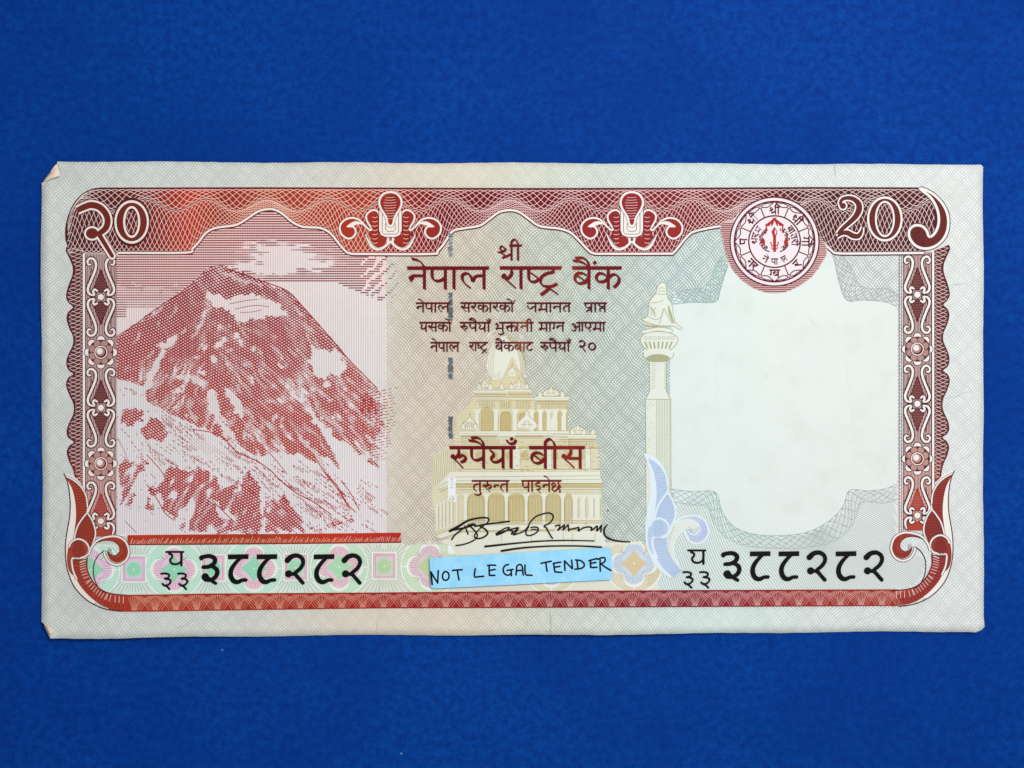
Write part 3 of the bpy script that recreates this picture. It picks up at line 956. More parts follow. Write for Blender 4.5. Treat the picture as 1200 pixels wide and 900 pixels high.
# fine work: niches, mouldings, finials and ribs
for x0, x1, y0, y1, nn in ((230, 300, 262, 292, 6), (320, 372, 262, 296, 5), (392, 458, 262, 296, 6), (500, 612, 268, 294, 9), (150, 320, 424, 452, 12), (620, 738, 434, 470, 9)):
    for k in range(nn):
        x = x0 + (x1 - x0) * (k + 0.5) / nn
        TE.ribbon(cat(T([(x - 3.4, y1), (x - 3.4, y0 + 6), (x, y0), (x + 3.4, y0 + 6), (x + 3.4, y1)]), 3), 0.4, 'tanD', rise=0)
for x0, x1, y in ((214, 350, 206), (214, 350, 234), (222, 345, 262), (356, 456, 232), (480, 622, 266), (150, 620, 418), (150, 620, 424), (562, 742, 432), (130, 764, 470), (128, 766, 562), (134, 768, 640), (134, 770, 652), (150, 770, 788)):
    TE.ribbon(T([(x0, y), (x1, y)]), 0.5, 'tanD', rise=0)
    TE.ribbon(T([(x0, y + 4.2), (x1, y + 4.2)]), 0.6, 'tanL', rise=0)
for x0, x1 in ((180, 254), (270, 342), (358, 429), (445, 507), (523, 589), (605, 640)):
    TE.ribbon(cat(T([(x0, 800), (x0, 700), (x0 + (x1 - x0) * 0.2, 676), ((x0 + x1) / 2, 668), (x1 - (x1 - x0) * 0.2, 676), (x1, 700), (x1, 800)]), 4), 0.55, 'tanD')
    for k in range(4):
        x = x0 + (x1 - x0) * (k + 1) / 5
        TE.ribbon(T([(x, 690), (x, 796)]), 0.35, 'tanL', rise=0)
for x in (232, 280, 330, 372, 440, 498, 596, 640, 690, 730, 160, 214):
    y = 198 if x < 460 else (232 if x < 620 else 398)
    if x in (160, 214):
        y = 372
    TE.poly(cat(T([(x - 9, y + 10), (x - 8, y), (x, y - 12), (x + 8, y), (x + 9, y + 10)]), 3, True), 'tanL')
    TE.ribbon(cat(T([(x - 9, y + 10), (x - 8, y), (x, y - 12), (x + 8, y), (x + 9, y + 10)]), 3), 0.45, 'tanD')
    TE.ribbon(T([(x, y - 12), (x, y - 20)]), 0.5, 'tanD')
for x0 in (250, 405, 546, 440, 664, 190):
    yb_ = {250: 214, 405: 209, 546: 235, 440: 379, 664: 399, 190: 384}[x0]
    for k in (-2, -1, 1, 2):
        TE.ribbon(cat(T([(x0 + k * 3.5, yb_ - 30), (x0 + k * 8, yb_ - 14), (x0 + k * 9.5, yb_)]), 3), 0.35, 'tanD', rise=0)
rt = random.Random(11)
for k in range(260):
    x, y = rt.uniform(110, 760), rt.uniform(440, 570)
    TE.ribbon(T([(x, y), (x + rt.uniform(4, 16), y)]), 0.4, 'tanD' if k % 2 else 'tanL', rise=0)
temple = TE.build('temple_picture', NOTE)

# ------------------------------------------------------------------ pillar with kneeling bird figure
PL = Ink(0.0022)
PL.poly([(756.5, 467), (785.5, 467), (786, 560), (785, 600), (757, 600)], 'cream')
for k in range(9):
    PL.ribbon([(769 + k * 1.9, 468), (769.2 + k * 1.9, 600)], 0.55, 'olive', rise=0)
for k in range(60):
    x, y = random.uniform(758, 767), random.uniform(470, 598)
    PL.disc(x, y, 0.45, 'olive', n=6)
PL.ribbon([(756.5, 467), (756.8, 600)], 0.7, 'olive', rise=0)
PL.ribbon([(785.8, 467), (786, 575)], 0.9, 'olive', rise=0)
PL.poly([(761, 420), (781, 420), (780.5, 458), (785, 466), (786, 468.5), (755.5, 468.5), (757, 466), (761.5, 458)], 'cream')
PL.ribbon([(761, 422), (761.4, 458), (757, 467)], 0.8, 'olive')
PL.ribbon([(781, 422), (780.6, 458), (785, 467)], 1.0, 'olive')
PL.ribbon([(756, 468), (786, 468)], 0.8, 'olive')
PL.poly(cat([(754, 413), (758, 409), (770, 407), (784, 409), (789, 413), (788.5, 417.5), (783, 422), (771, 423.5), (760, 422), (754, 417.5)], 4, True), 'cream')
PL.ribbon(cat([(754, 413), (754, 417.5), (760, 422), (771, 423.5), (783, 422), (788.5, 417.5), (789, 413)], 4), 0.9, 'olive')
PL.poly(cat([(757, 419.5), (763, 416), (771, 415), (779, 416), (785, 419.5), (780, 423.5), (771, 424.5), (762, 423.5)], 3, True), 'olive')
PL.poly(cat([(750.5, 396), (756, 391), (771, 388.5), (787, 391), (794, 396.5), (793, 402), (788, 408), (784, 410.5), (771, 409), (758, 410.5), (753, 405), (750.3, 400)], 4, True), 'cream')
PL.ribbon(cat([(750.5, 396), (756, 391), (771, 388.5), (787, 391), (794, 396.5), (793, 402), (788, 408), (784, 410.5)], 4), 1.0, 'olive')
PL.ribbon(cat([(750.5, 396), (750.3, 400), (753, 405), (758, 410.5)], 4), 0.9, 'olive')
for k in range(7):
    x = 755.5 + k * 5.3
    PL.ribbon([(x, 400.5), (x + (771 - x) * 0.22, 408.5)], 2.0, 'olive')
    PL.disc(x + 1, 396, 1.7, 'cream', n=10, ry=1.3)
    PL.ring(x + 1, 396, 1.8, 0.6, 'olive', n=12)
PL.poly(cat([(754, 387), (771, 383.5), (787, 386), (787, 390), (771, 387.5), (755, 390.5)], 3, True), 'cream')
PL.ribbon(cat([(754, 387), (771, 383.5), (787, 386), (787, 390)], 3), 0.8, 'olive')
PL.ribbon([(754, 378.5), (774, 380)], 3.2, 'tan')
PL.ribbon([(757, 382), (772, 383)], 1.2, 'tanD')
fig = [(774.5, 331.5), (779.6, 333), (781, 341), (782, 348.5), (787, 356.5), (789, 369), (792, 379), (799.6, 384.6), (796, 386), (788, 382), (772, 382), (752, 374.8), (758.6, 371), (760.5, 356.7), (763, 350), (768, 344.5), (770.5, 335.5)]
PL.poly(cat(fig, 3, True), 'cream')
PL.ribbon(cat(fig, 4, True), 0.8, 'olive', closed=True)
for s in ([(768, 344.5), (775, 345), (781.5, 345)], [(763, 355), (771, 354.5), (777, 352)], [(772, 381), (775, 371), (778, 361)], [(778, 361), (782, 370), (787, 379)],
          [(759, 371), (767, 374.5), (774, 372), (777, 362)], [(768, 360), (766, 364), (768, 368)], [(770, 382), (784, 382)]):
    PL.ribbon(cat(s, 5), 0.8, 'olive')
PL.poly(cat([(783, 357), (787, 368), (790, 379), (787, 377), (783, 366)], 3, True), 'olive')
PL.ribbon(cat([(771.5, 339), (775, 337), (779, 339)], 4), 0.7, 'olive')
PL.ribbon(cat([(771, 342), (775, 341), (780, 342)], 4), 0.7, 'olive')
for k in range(5):
    PL.ribbon(cat([(761.5 + k * 0.8, 358 + k), (762.5 + k * 1.2, 364 + k), (762 + k * 1.6, 370 + k * 0.6)], 4), 0.45, 'olive')
for k in range(16):
    PL.ribbon([(762.5 + (k % 2) * 1.0, 424 + k * 2.1), (767 + (k % 3), 424 + k * 2.1)], 0.4, 'olive', rise=0)
    PL.ribbon([(778, 424 + k * 2.1), (780.4, 424 + k * 2.1)], 0.5, 'olive', rise=0)
pillar = PL.build('pillar_picture', NOTE)

# ------------------------------------------------------------------ mountain vignette
def MP(q):
    return [(130 + x / 2.368, 260 + y / 2.368) for x, y in q]


BOT = [(82, 297), (139, 296.5), (218, 296.3), (226, 291.5), (234, 283), (240, 275), (247, 269.5), (256.5, 266.6), (267, 265.4), (278.5, 263.2), (289.5, 256.8), (302, 248.4), (313, 245.4), (322.5, 246),
       (331.7, 251), (342.7, 260.2), (353.7, 265.6), (364, 266.6), (375.7, 267.4), (386.7, 272.8), (397.7, 286), (404, 293.2), (410.5, 297.2), (430, 297.8), (506, 297.8), (512.5, 294.3), (519, 287.5), (527.5, 274.5), (531, 271),
       (535.7, 269), (549, 267), (563, 264.3), (574, 256.6), (585, 248.8), (598, 246.4), (609, 249), (620, 256.8), (631, 264.6), (643, 266.8), (655, 268), (668, 272.4), (679, 282.3), (688, 292), (695.3, 297), (710, 297.6), (780, 297.4),
       (789, 296.2), (800, 283), (807, 275.5), (813, 271.6), (830, 267.5), (848, 264), (862, 256), (872, 250), (935, 250), (952, 268), (961.5, 280.7), (974.3, 294), (981.7, 297), (1010, 297.2), (1082, 296.6)]
BOTC = cat(BOT, 4)
VG = Ink(0.0012)
pan = [(136.5, 297)] + [tuple(q) for q in BOTC if 139 <= q[0] <= 440] + [(452, 297.5), (452.5, 622), (452, 626), (136.5, 628)]
VG.poly(pan, 'panel')
VG.poly(cat(MP([(300, 118), (340, 112), (372, 98), (385, 72), (410, 55), (440, 48), (505, 58), (590, 92), (625, 125), (640, 160), (700, 175), (700, 420), (600, 300), (520, 215), (430, 160)]), 3, True), 'panelW')
VG.poly(MP([(690, 172), (764, 190), (764, 480), (690, 420)]), 'panelW')
mass = MP([(-5, 332), (20, 318), (70, 282), (120, 245), (170, 212), (215, 180), (245, 152), (270, 130), (290, 124), (310, 121), (330, 130), (360, 138), (400, 155), (430, 168), (460, 182), (490, 192), (515, 215), (530, 232), (565, 270), (600, 310), (660, 380),
           (700, 425), (740, 462), (790, 505), (770, 560), (745, 600), (752, 694), (700, 655), (640, 615), (606, 590), (575, 565), (600, 610), (625, 650), (640, 692), (612, 662), (585, 650), (600, 690), (640, 745), (685, 810), (620, 735), (570, 670),
           (520, 640), (500, 650), (470, 640), (420, 650), (380, 640), (350, 610), (320, 610), (290, 590), (262, 575), (220, 560), (170, 535), (120, 510), (80, 480), (110, 462), (60, 450), (20, 432), (-5, 420)])
mc = mass
VG.poly([(max(137.0, min(452, x)), y) for x, y in mass], 'panelW')
fam, ww = [], []
yb = lambda x: float(np.interp(x, BOTC[:, 0], BOTC[:, 1]))
for k in range(153):
    x = 138 + k * 2.06
    fam.append(np.array([(x, max(yb(x), 297) if (x < 220 or x > 408) else yb(x)), (x, 626)]))
    ww.append(0.62)
VG.lines(fam, ww, 'hair')

snow = [
    (0.02, [(272, 200), (290, 198), (320, 208), (360, 205), (400, 205), (440, 222), (480, 246), (492, 258), (455, 262), (420, 262), (395, 275), (370, 268), (345, 262), (320, 245), (300, 230), (285, 228)]),
    (0.17, [(555, 335), (575, 352), (600, 360), (625, 352), (640, 380), (652, 402), (640, 430), (615, 420), (590, 432), (566, 420), (555, 395), (565, 375)]),
    (0.38, [(480, 432), (512, 428), (530, 455), (545, 490), (520, 505), (490, 500), (470, 515), (455, 500), (478, 480)]),
    (0.06, [(540, 508), (556, 520), (575, 548), (605, 580), (640, 610), (700, 652), (748, 690), (700, 720), (655, 690), (625, 640), (596, 598), (562, 556)]),
    (0.03, [(320, 462), (340, 468), (358, 488), (374, 515), (372, 550), (352, 535), (332, 505)]),
    (0.03, [(262, 462), (282, 478), (300, 512), (325, 560), (350, 600), (372, 645), (345, 640), (318, 600), (288, 552), (270, 510)]),
    (0.10, [(80, 482), (92, 445), (112, 405), (128, 372), (140, 355), (150, 362), (136, 395), (118, 440), (108, 470)]),
    (0.22, [(130, 352), (160, 328), (188, 306), (198, 318), (176, 335), (158, 352), (140, 362)]),
    (0.25, [(165, 430), (200, 428), (235, 432), (262, 445), (262, 462), (230, 452), (200, 445), (170, 442)]),
    (0.24, [(270, 205), (285, 215), (268, 260), (250, 300), (236, 330), (228, 322), (244, 285), (258, 245)]),
    (0.30, [(300, 135), (345, 146), (385, 160), (430, 185), (410, 180), (360, 162), (310, 150)]),
    (0.3, [(395, 560), (412, 580), (440, 620), (470, 655), (440, 655), (415, 615), (395, 585)]),
    (0.28, [(430, 590), (460, 610), (500, 650), (540, 710), (500, 680), (465, 645)]),
    (0.26, [(520, 580), (545, 600), (575, 640), (610, 700), (580, 680), (550, 640), (528, 608)]),
    (0.3, [(205, 500), (225, 515), (250, 560), (235, 555), (212, 530)]),
]
for sx, sy, rx, ry in ((345, 322, 11, 7), (300, 342, 12, 7), (330, 362, 8, 5), (286, 378, 11, 6), (248, 420, 14, 6), (372, 400, 9, 7), (356, 335, 7, 8), (412, 365, 8, 5), (475, 398, 14, 6), (262, 350, 7, 12),
                       (240, 378, 6, 10), (225, 398, 5, 8), (300, 300, 6, 10), (318, 330, 5, 8), (390, 352, 6, 10), (520, 360, 5, 6), (600, 452, 8, 14), (640, 470, 5, 8), (560, 470, 7, 9), (430, 420, 5, 6), (395, 440, 6, 9), (185, 465, 16, 4), (155, 430, 8, 5), (205, 545, 8, 5),
                       (480, 560, 6, 14), (505, 590, 5, 14), (455, 545, 5, 10), (240, 480, 6, 10), (300, 560, 6, 14), (380, 600, 6, 12), (440, 495, 10, 4), (620, 500, 5, 6), (590, 530, 4, 5), (660, 520, 5, 5)):
    snow.append((0.10 if rx > 9 else 0.20, [tuple(q) for q in ell(sx, sy, rx * 0.95, ry * 0.95, 14)]))
rocks = [
    (0.62, [(30, 528), (48, 512), (74, 505), (95, 530), (88, 555), (60, 560), (28, 566)]),
    (0.75, [(95, 562), (104, 545), (118, 535), (136, 555), (160, 575), (156, 598), (136, 610), (108, 608), (94, 590)]),
    (0.50, [(22, 680), (40, 660), (62, 650), (92, 672), (92, 690), (72, 735), (60, 780), (40, 800), (22, 790)]),
    (0.45, [(62, 640), (85, 648), (110, 668), (96, 672)]),
    (0.72, [(98, 728), (118, 722), (150, 732), (138, 690), (160, 680), (200, 690), (240, 676), (262, 700), (280, 745), (315, 775), (345, 800), (352, 835), (300, 862), (232, 862), (212, 830), (180, 810), (150, 800), (126, 765)]),
    (0.5, [(95, 760), (112, 775), (130, 800), (118, 806), (100, 790)]),
    (0.5, [(170, 815), (210, 820), (225, 850), (200, 868), (178, 845)]),
    (0.80, [(228, 682), (250, 690), (272, 692), (300, 720), (318, 742), (350, 712), (384, 690), (404, 715), (420, 742), (418, 800), (412, 860), (360, 850), (322, 828), (285, 790), (262, 748)]),
    (0.82, [(425, 772), (445, 765), (466, 768), (482, 758), (512, 795), (552, 848), (562, 862), (420, 862)]),
    (0.42, [(552, 858), (600, 838), (650, 820), (692, 814), (660, 832), (620, 850), (590, 864)]),
    (0.25, [(200, 600), (250, 590), (330, 640), (355, 670), (300, 655), (240, 640)]),
    (0.4, [(300, 848), (350, 838), (412, 850), (412, 864), (300, 864)]),
]
light = [(0.02, [(262, 752), (280, 770), (320, 800), (362, 842), (330, 830), (290, 800)]), (0.02, [(118, 740), (132, 760), (150, 790), (135, 775)]), (0.1, [(340, 745), (352, 720), (380, 700), (360, 740)])]


def tone_at(x, y):
    wxx = x + (vnoise(x, y, 9, 1) - 0.5) * 8 + (vnoise(x, y, 3.4, 2) - 0.5) * 5
    wyy = y + (vnoise(x, y, 9, 3) - 0.5) * 8 + (vnoise(x, y, 3.4, 4) - 0.5) * 5
    t = np.zeros(x.shape)
    inm = in_poly(x + (vnoise(x, y, 5, 9) - 0.5) * 3.0, y + (vnoise(x, y, 5, 10) - 0.5) * 3.0, mass)
    t[inm] = 0.66
    # the shaded left flank and the ridge are engraved closer
    t = np.where(inm & (y < 430) & (x < 222), 0.74, t)
    for v, q in snow:
        k = in_poly(wxx, wyy, MP(q))
        t[k & inm] = v
    for v, q in rocks:
        k = in_poly(wxx, wyy, MP(q))
        t[k] = v
    for v, q in light:
        k = in_poly(wxx, wyy, MP(q))
        t[k] = v
    # broken rock: streaks that run down the fall line
    al, ac = x * 0.66 + y * 0.75, -x * 0.75 + y * 0.66
    al2, ac2 = -x * 0.5 + y * 0.86, x * 0.86 + y * 0.5
    wob = (vnoise(x, y, 12, 15) - 0.5) * 5
    sa = vnoise(ac + wob, al * 0.22, 3.2, 5)
    sb = vnoise(ac2 + wob, al2 * 0.25, 3.2, 8)
    q = np.clip((x - 215 - (y - 350) * 0.25) / 60, 0, 1)
    st = sa * q + sb * (1 - q)
    low = np.clip((y - 400) / 130, 0, 1)
    st2 = vnoise(x, y, 7, 6) * 0.6 + vnoise(x, y, 16, 7) * 0.4
    # break the right-hand edge of the picture into short dashes
    m = t > 0.3
    flank = (x < 222) & (y < 420)
    t = np.where(m & ~flank, t + (st2 - 0.5) * 0.40 + (st - 0.5) * (0.42 + 0.72 * low + 0.55 * (y > 535)) - 0.05 * (y > 535), t)
    t = np.where(m & flank, t + (st2 - 0.5) * 0.25, t)
    fade = np.clip((460 - x) / 36, 0, 1)
    t = np.where((x > 424), t * np.clip(fade * 1.15, 0, 1), t)
    return np.clip(t, 0, 1)


GX, GY = np.meshgrid(np.arange(126, 474), np.arange(250, 640))
TG = tone_at(GX.astype(float).ravel(), GY.astype(float).ravel()).reshape(GX.shape)
# thin snow streaks and dark gullies that run down the fall line
rs = random.Random(3)
INM = in_poly(GX.astype(float), GY.astype(float), mass)
for k in range(230):
    x, y = rs.uniform(150, 440), rs.uniform(345, 560)
    right = x > 235 + (y - 350) * 0.2
    ux, uy = (0.66, 0.75) if right else (-0.45, 0.89)
    Ln = rs.uniform(8, 34) * (0.6 + 0.6 * min(1, max(0, (y - 380) / 120)))
    val = 0.10 if rs.random() < 0.62 else 0.86
    ph = rs.uniform(0, 6)
    for q in range(int(Ln * 1.5)):
        a = q / 1.5
        px, py = x + ux * a + 1.6 * math.sin(a / 4 + ph), y + uy * a
        xi, yi = int(px) - 126, int(py) - 250
        if 0 <= xi < TG.shape[1] - 1 and 0 <= yi < TG.shape[0] - 1 and INM[yi, xi] and TG[yi, xi] > 0.2:
            TG[yi, xi] = val
            if a > Ln * 0.2 and a < Ln * 0.7:
                TG[yi, xi + 1] = val
for k in range(2):
    TG = (TG * 2 + np.roll(TG, 1, 0) + np.roll(TG, -1, 0) + np.roll(TG, 1, 1) + np.roll(TG, -1, 1)) / 6


def tone_s(x, y):
    fx, fy = np.clip(x - 126, 0, TG.shape[1] - 1.01), np.clip(y - 250, 0, TG.shape[0] - 1.01)
    i, j = fx.astype(int), fy.astype(int)
    u, v = fx - i, fy - j
    i2, j2 = np.minimum(i + 1, TG.shape[1] - 1), np.minimum(j + 1, TG.shape[0] - 1)
    return (TG[j, i] * (1 - u) + TG[j, i2] * u) * (1 - v) + (TG[j2, i] * (1 - u) + TG[j2, i2] * u) * v


V2 = Ink(0.0016)


def hatch(ink, ang, pitch, mat, amp, per, gain, ph=0.0, x0=136.8, x1=456, y0=300, y1=626):
    c, s = math.cos(ang), math.sin(ang)
    cx, cy = 295, 462
    R = 240
    for k in np.arange(-R, R, pitch):
        tt = np.arange(-R, R, 0.9)
        off = amp * np.sin(tt / per + ph + k * 0.02)
        x = cx + tt * c - (k + off) * s
        y = cy + tt * s + (k + off) * c
        ok = (x > x0) & (x < x1) & (y > y0) & (y < y1)
        if ok.sum() < 3:
            continue
        t = tone_s(x, y)
        w = np.where(ok, pitch * gain * np.clip((t - 0.14) * 1.12, 0, 0.64), 0)
        runs(ink, np.stack([x, y], 1), w, mat, 0.28)
    ink.tick(2)


hatch(V2, math.radians(38), 2.9, 'mount', 2.2, 24, 0.80)
hatch(V2, math.radians(-24), 3.0, 'mount', 1.8, 19, 0.74, 1.0)
# outlines of ridges and flow lines in the snow
for q, w in (([(-2, 330), (70, 284), (120, 246), (215, 181), (270, 131), (312, 122), (322, 132)], 0.9), ([(322, 130), (430, 168), (490, 192), (530, 232), (600, 311), (660, 381), (740, 463)], 1.2), ([(226, 575), (300, 590), (340, 628), (352, 640), (400, 660), (420, 672), (445, 690)], 1.1),
             ([(445, 690), (480, 725), (520, 755), (560, 775), (612, 812)], 1.2), ([(600, 700), (630, 735), (655, 780), (680, 806)], 1.1), ([(560, 640), (590, 690), (625, 735), (665, 800)], 1.0), ([(640, 720), (664, 750), (690, 800)], 0.9), ([(590, 770), (606, 782), (625, 805)], 0.9),
             ([(100, 645), (140, 690), (165, 730)], 0.9), ([(440, 640), (462, 665), (490, 700)], 0.8), ([(330, 228), (380, 218), (408, 216)], 0.7), ([(345, 242), (400, 232), (440, 236)], 0.7), ([(360, 252), (395, 250), (420, 244)], 0.6),
             ([(280, 770), (320, 810), (365, 852)], 1.0), ([(100, 728), (130, 770), (150, 806), (176, 828)], 1.0), ([(40, 830), (60, 850), (72, 862)], 0.7), ([(20, 600), (40, 640), (46, 660)], 0.5)):
    V2.ribbon(cat(MP(q), 5), w, 'mount')
# flecks in the snow fields
for k in range(420):
    x, y = random.uniform(136, 440), random.uniform(455, 624)
    ang = 0.9 + random.uniform(-0.3, 0.3)
    if tone_s(np.array([x]), np.array([y]))[0] < 0.12 and y > 450 + (x - 140) * 0.42 and random.random() < (0.85 if x < 300 else 0.35):
        L = random.uniform(1.0, 3.2)
        V2.ribbon([(x, y), (x + L * math.cos(ang), y + L * math.sin(ang))], random.uniform(0.4, 0.8), 'mount', rise=0)
rb_ = random.Random(21)
for k in range(330):
    # broken gullies and crevasses between the rock and the lower ridges
    a = rb_.random()
    x = 150 + a * 270 + rb_.uniform(-30, 30)
    y = 478 + a * 130 + rb_.gauss(0, 1) * 24
    if not (138 < x < 446 and 445 < y < 622):
        continue
    if tone_s(np.array([x]), np.array([y]))[0] > 0.2:
        continue
    n_ = rb_.randint(1, 4)
    ang = 0.72 + rb_.uniform(-0.25, 0.25)
    for q in range(n_):
        L = rb_.uniform(1.6, 5.0)
        x2, y2 = x + L * math.cos(ang), y + L * math.sin(ang)
        if x2 < 450 and y2 < 624:
            V2.ribbon([(x, y), ((x + x2) / 2 + rb_.uniform(-0.4, 0.4), (y + y2) / 2), (x2, y2)], [0.3, rb_.uniform(0.6, 1.1), 0.3], 'mount', rise=0)
        x, y = x2 + rb_.uniform(0.8, 2.4), y2 + rb_.uniform(0.6, 2.0)
    if rb_.random() < 0.3:
        for q in range(5):
            V2.ribbon([(x + q * 1.7, y + q * 1.2), (x + q * 1.7 + 2.0, y + q * 1.2 - 2.2)], 0.7, 'mount', rise=0)
# dashes of the right hand slope, running out over the background
for k in range(24):
    y = 455 + k * 3.6
    xa = 424 + max(0, (k - 6)) * 0.6
    xb = 462 - max(0, k - 12) * 1.2
    x = xa + random.uniform(-4, 4)
    while x < xb:
        L = random.uniform(3, 7)
        V2.ribbon([(x, y + (xb - x) * 0.20), (x + L, y + (xb - x - L) * 0.20)], 1.0 * min(1.0, (xb - x) / 30 + 0.3), 'mount', rise=0)
        x += L + random.uniform(1.5, 3.5)

# sky: horizontal engraved lines with two clouds left open
cl1 = MP([(330, 128), (372, 112), (392, 95), (380, 78), (402, 60), (430, 53), (470, 56), (505, 62), (545, 80), (585, 95), (620, 122), (600, 138), (545, 130), (520, 142), (480, 134), (450, 152), (420, 148), (380, 138)])
cl2 = MP([(-5, 170), (40, 168), (90, 190), (160, 175), (150, 200), (100, 225), (60, 250), (-5, 240)])
SK = []
y = 248.6
while y < 372:
    x = np.arange(137, 476, 1.3)
    yy = np.full(x.shape, y)
    t = np.full(x.shape, 0.44)
    edge = (vnoise(x, yy, 5, 21) - 0.5) * 16
    e2 = (vnoise(x, yy * 3, 9, 33) - 0.5) * 46
    f2 = (vnoise(x, yy * 3, 11, 34) - 0.5) * 14
    cin = in_poly(x + e2, yy + f2, cl1).astype(float)
    for dx_ in (-14, -7, 7, 14):
        cin = cin + in_poly(x + e2 + dx_, yy + f2, cl1)
    t = t * np.clip(1.12 - cin / 4.6, 0, 1)
    k2 = in_poly(x + e2, yy + f2, cl2)
    t[k2] = 0.27
    low = 331 + 26 * np.clip((x - 395) / 60, 0, 1) + (vnoise(x, yy, 14, 23) - 0.5) * 4
    right = x > 262
    t = np.where(right & (yy > low), 0.0, t)
    t = np.where(~right & (yy > 345), 0.35, t)
    t[in_poly(x, yy, mass)] = 0.0
    t[(yy < np.interp(x, BOTC[:, 0], BOTC[:, 1]) + 2.2)] = 0.0
    t[(yy > 352) & (x > 150) & ~right] *= 0.0 if y > 362 else 0.7
    # broken into dashes towards the middle of the note
    d = np.clip((x - 424) / 46, 0, 1)
    dash = (np.sin(x / 2.1 + y * 2.7 + vnoise(x, yy, 6, 31) * 4) * 0.5 + 0.5)
    t = np.where(x > 424, t * np.where(dash > d * 1.05, 1, 0), t)
    t = np.where((x > 455), t * 0.7, t)
    runs(V2, np.stack([x, yy], 1), 2.78 * t * np.where(yy < 290, 1.0, 0.92), 'sky', 0.3)
    y += 2.78
V2.tick()
vig = VG.build('mountain_picture', NOTE)
v2 = V2.build('mountain_engraving', vig)

# red bar under the mountain
BA = Ink(0.0040)
BA.poly([(150, 626.8), (240, 626.0), (360, 625.2), (470, 624), (470, 635.2), (360, 636.6), (240, 637.6), (150, 638.2)], 'bar')
for k in range(150):
    x = 152 + k * 2.12
    yb0 = 638.0 - (x - 150) * 0.0092
    BA.ribbon([(x, yb0 - 0.8), (x + random.uniform(1.5, 4), yb0 - random.uniform(4, 8))], 0.45, 'pink' if k % 3 else 'tanD', rise=0)
BA.ribbon([(150, 638.2), (240, 637.7), (360, 636.7), (470, 635.4)], 0.9, 'line', rise=0)
bar = BA.build('red_bar', NOTE)

# ------------------------------------------------------------------ top border
B = Ink(0.0024)
left = [(78, 283), (77.4, 272), (78.5, 262), (82, 250), (88, 238), (97, 228), (108, 222.3), (116, 220.8)]
outl = [(116, 220.8), (300, 220.4), (460, 220.9), (620, 221.4), (800, 221.0), (950, 220.2), (1076, 220.6), (1090, 227), (1100, 240), (1102, 262), (1096, 284), (1082, 296.6)] + [tuple(q) for q in BOTC[::-1]] + [(84, 296), (80, 290)]
B.poly(list(map(tuple, cat(left, 4)))[:-1] + outl, 'top')


def topy(x):
    y = np.interp(x, [78, 84, 90, 98, 108, 116, 300, 460, 620, 800, 950, 1076, 1090, 1100], [270, 247, 237, 228, 223.4, 222.4, 222.2, 222.6, 223.2, 222.8, 222, 222.2, 228, 240])
    return y


def boty(x):
    return np.interp(x, BOTC[:, 0], BOTC[:, 1]) - 0.6


xs = np.arange(80, 1096, 1.6)
L1 = 71.2
Ev = 239.6 - 6.4 * np.cos(2 * PI * (xs - 598) / L1)
Ev = np.minimum(Ev, boty(xs) - 3)
tp = topy(xs)
Ev = np.maximum(Ev, tp + 2)
K1 = 8
PW = 0.64
for k in range(K1):
    f = 0.5 + 0.5 * np.sin(2 * PI * ((xs - 598) / L1 + k / K1) + PI / 2)
    B.ribbon(np.stack([xs, tp + (Ev - tp) * f], 1), PW, 'pink', rise=1e-5)
K2 = 13
bt = boty(xs)
for k in range(K2):
    f = 0.5 + 0.5 * np.sin(2 * PI * ((xs - 598) / L1 + k / K2) - 0.6)
    B.ribbon(np.stack([xs, Ev + 1.2 + (bt - Ev - 1.2) * f], 1), 0.58, 'pink', rise=1e-5)
B.ribbon(np.stack([xs, Ev + 0.4], 1), 0.9, 'line')
B.ribbon(cat(left, 4), 1.1, 'line')
B.ribbon([(116, 221), (300, 220.6), (460, 221.1), (620, 221.6), (800, 221.2), (950, 220.4), (1076, 220.8)], 1.9, 'line')
bl = np.array([q for q in BOTC if q[0] > 136])
for seg in (bl[bl[:, 0] < 866], bl[bl[:, 0] > 958]):
    B.ribbon(seg + np.array([0, 0.4]), 4.7, 'line')
    B.ribbon(seg, 2.5, 'white')
border = B.build('top_border', NOTE)

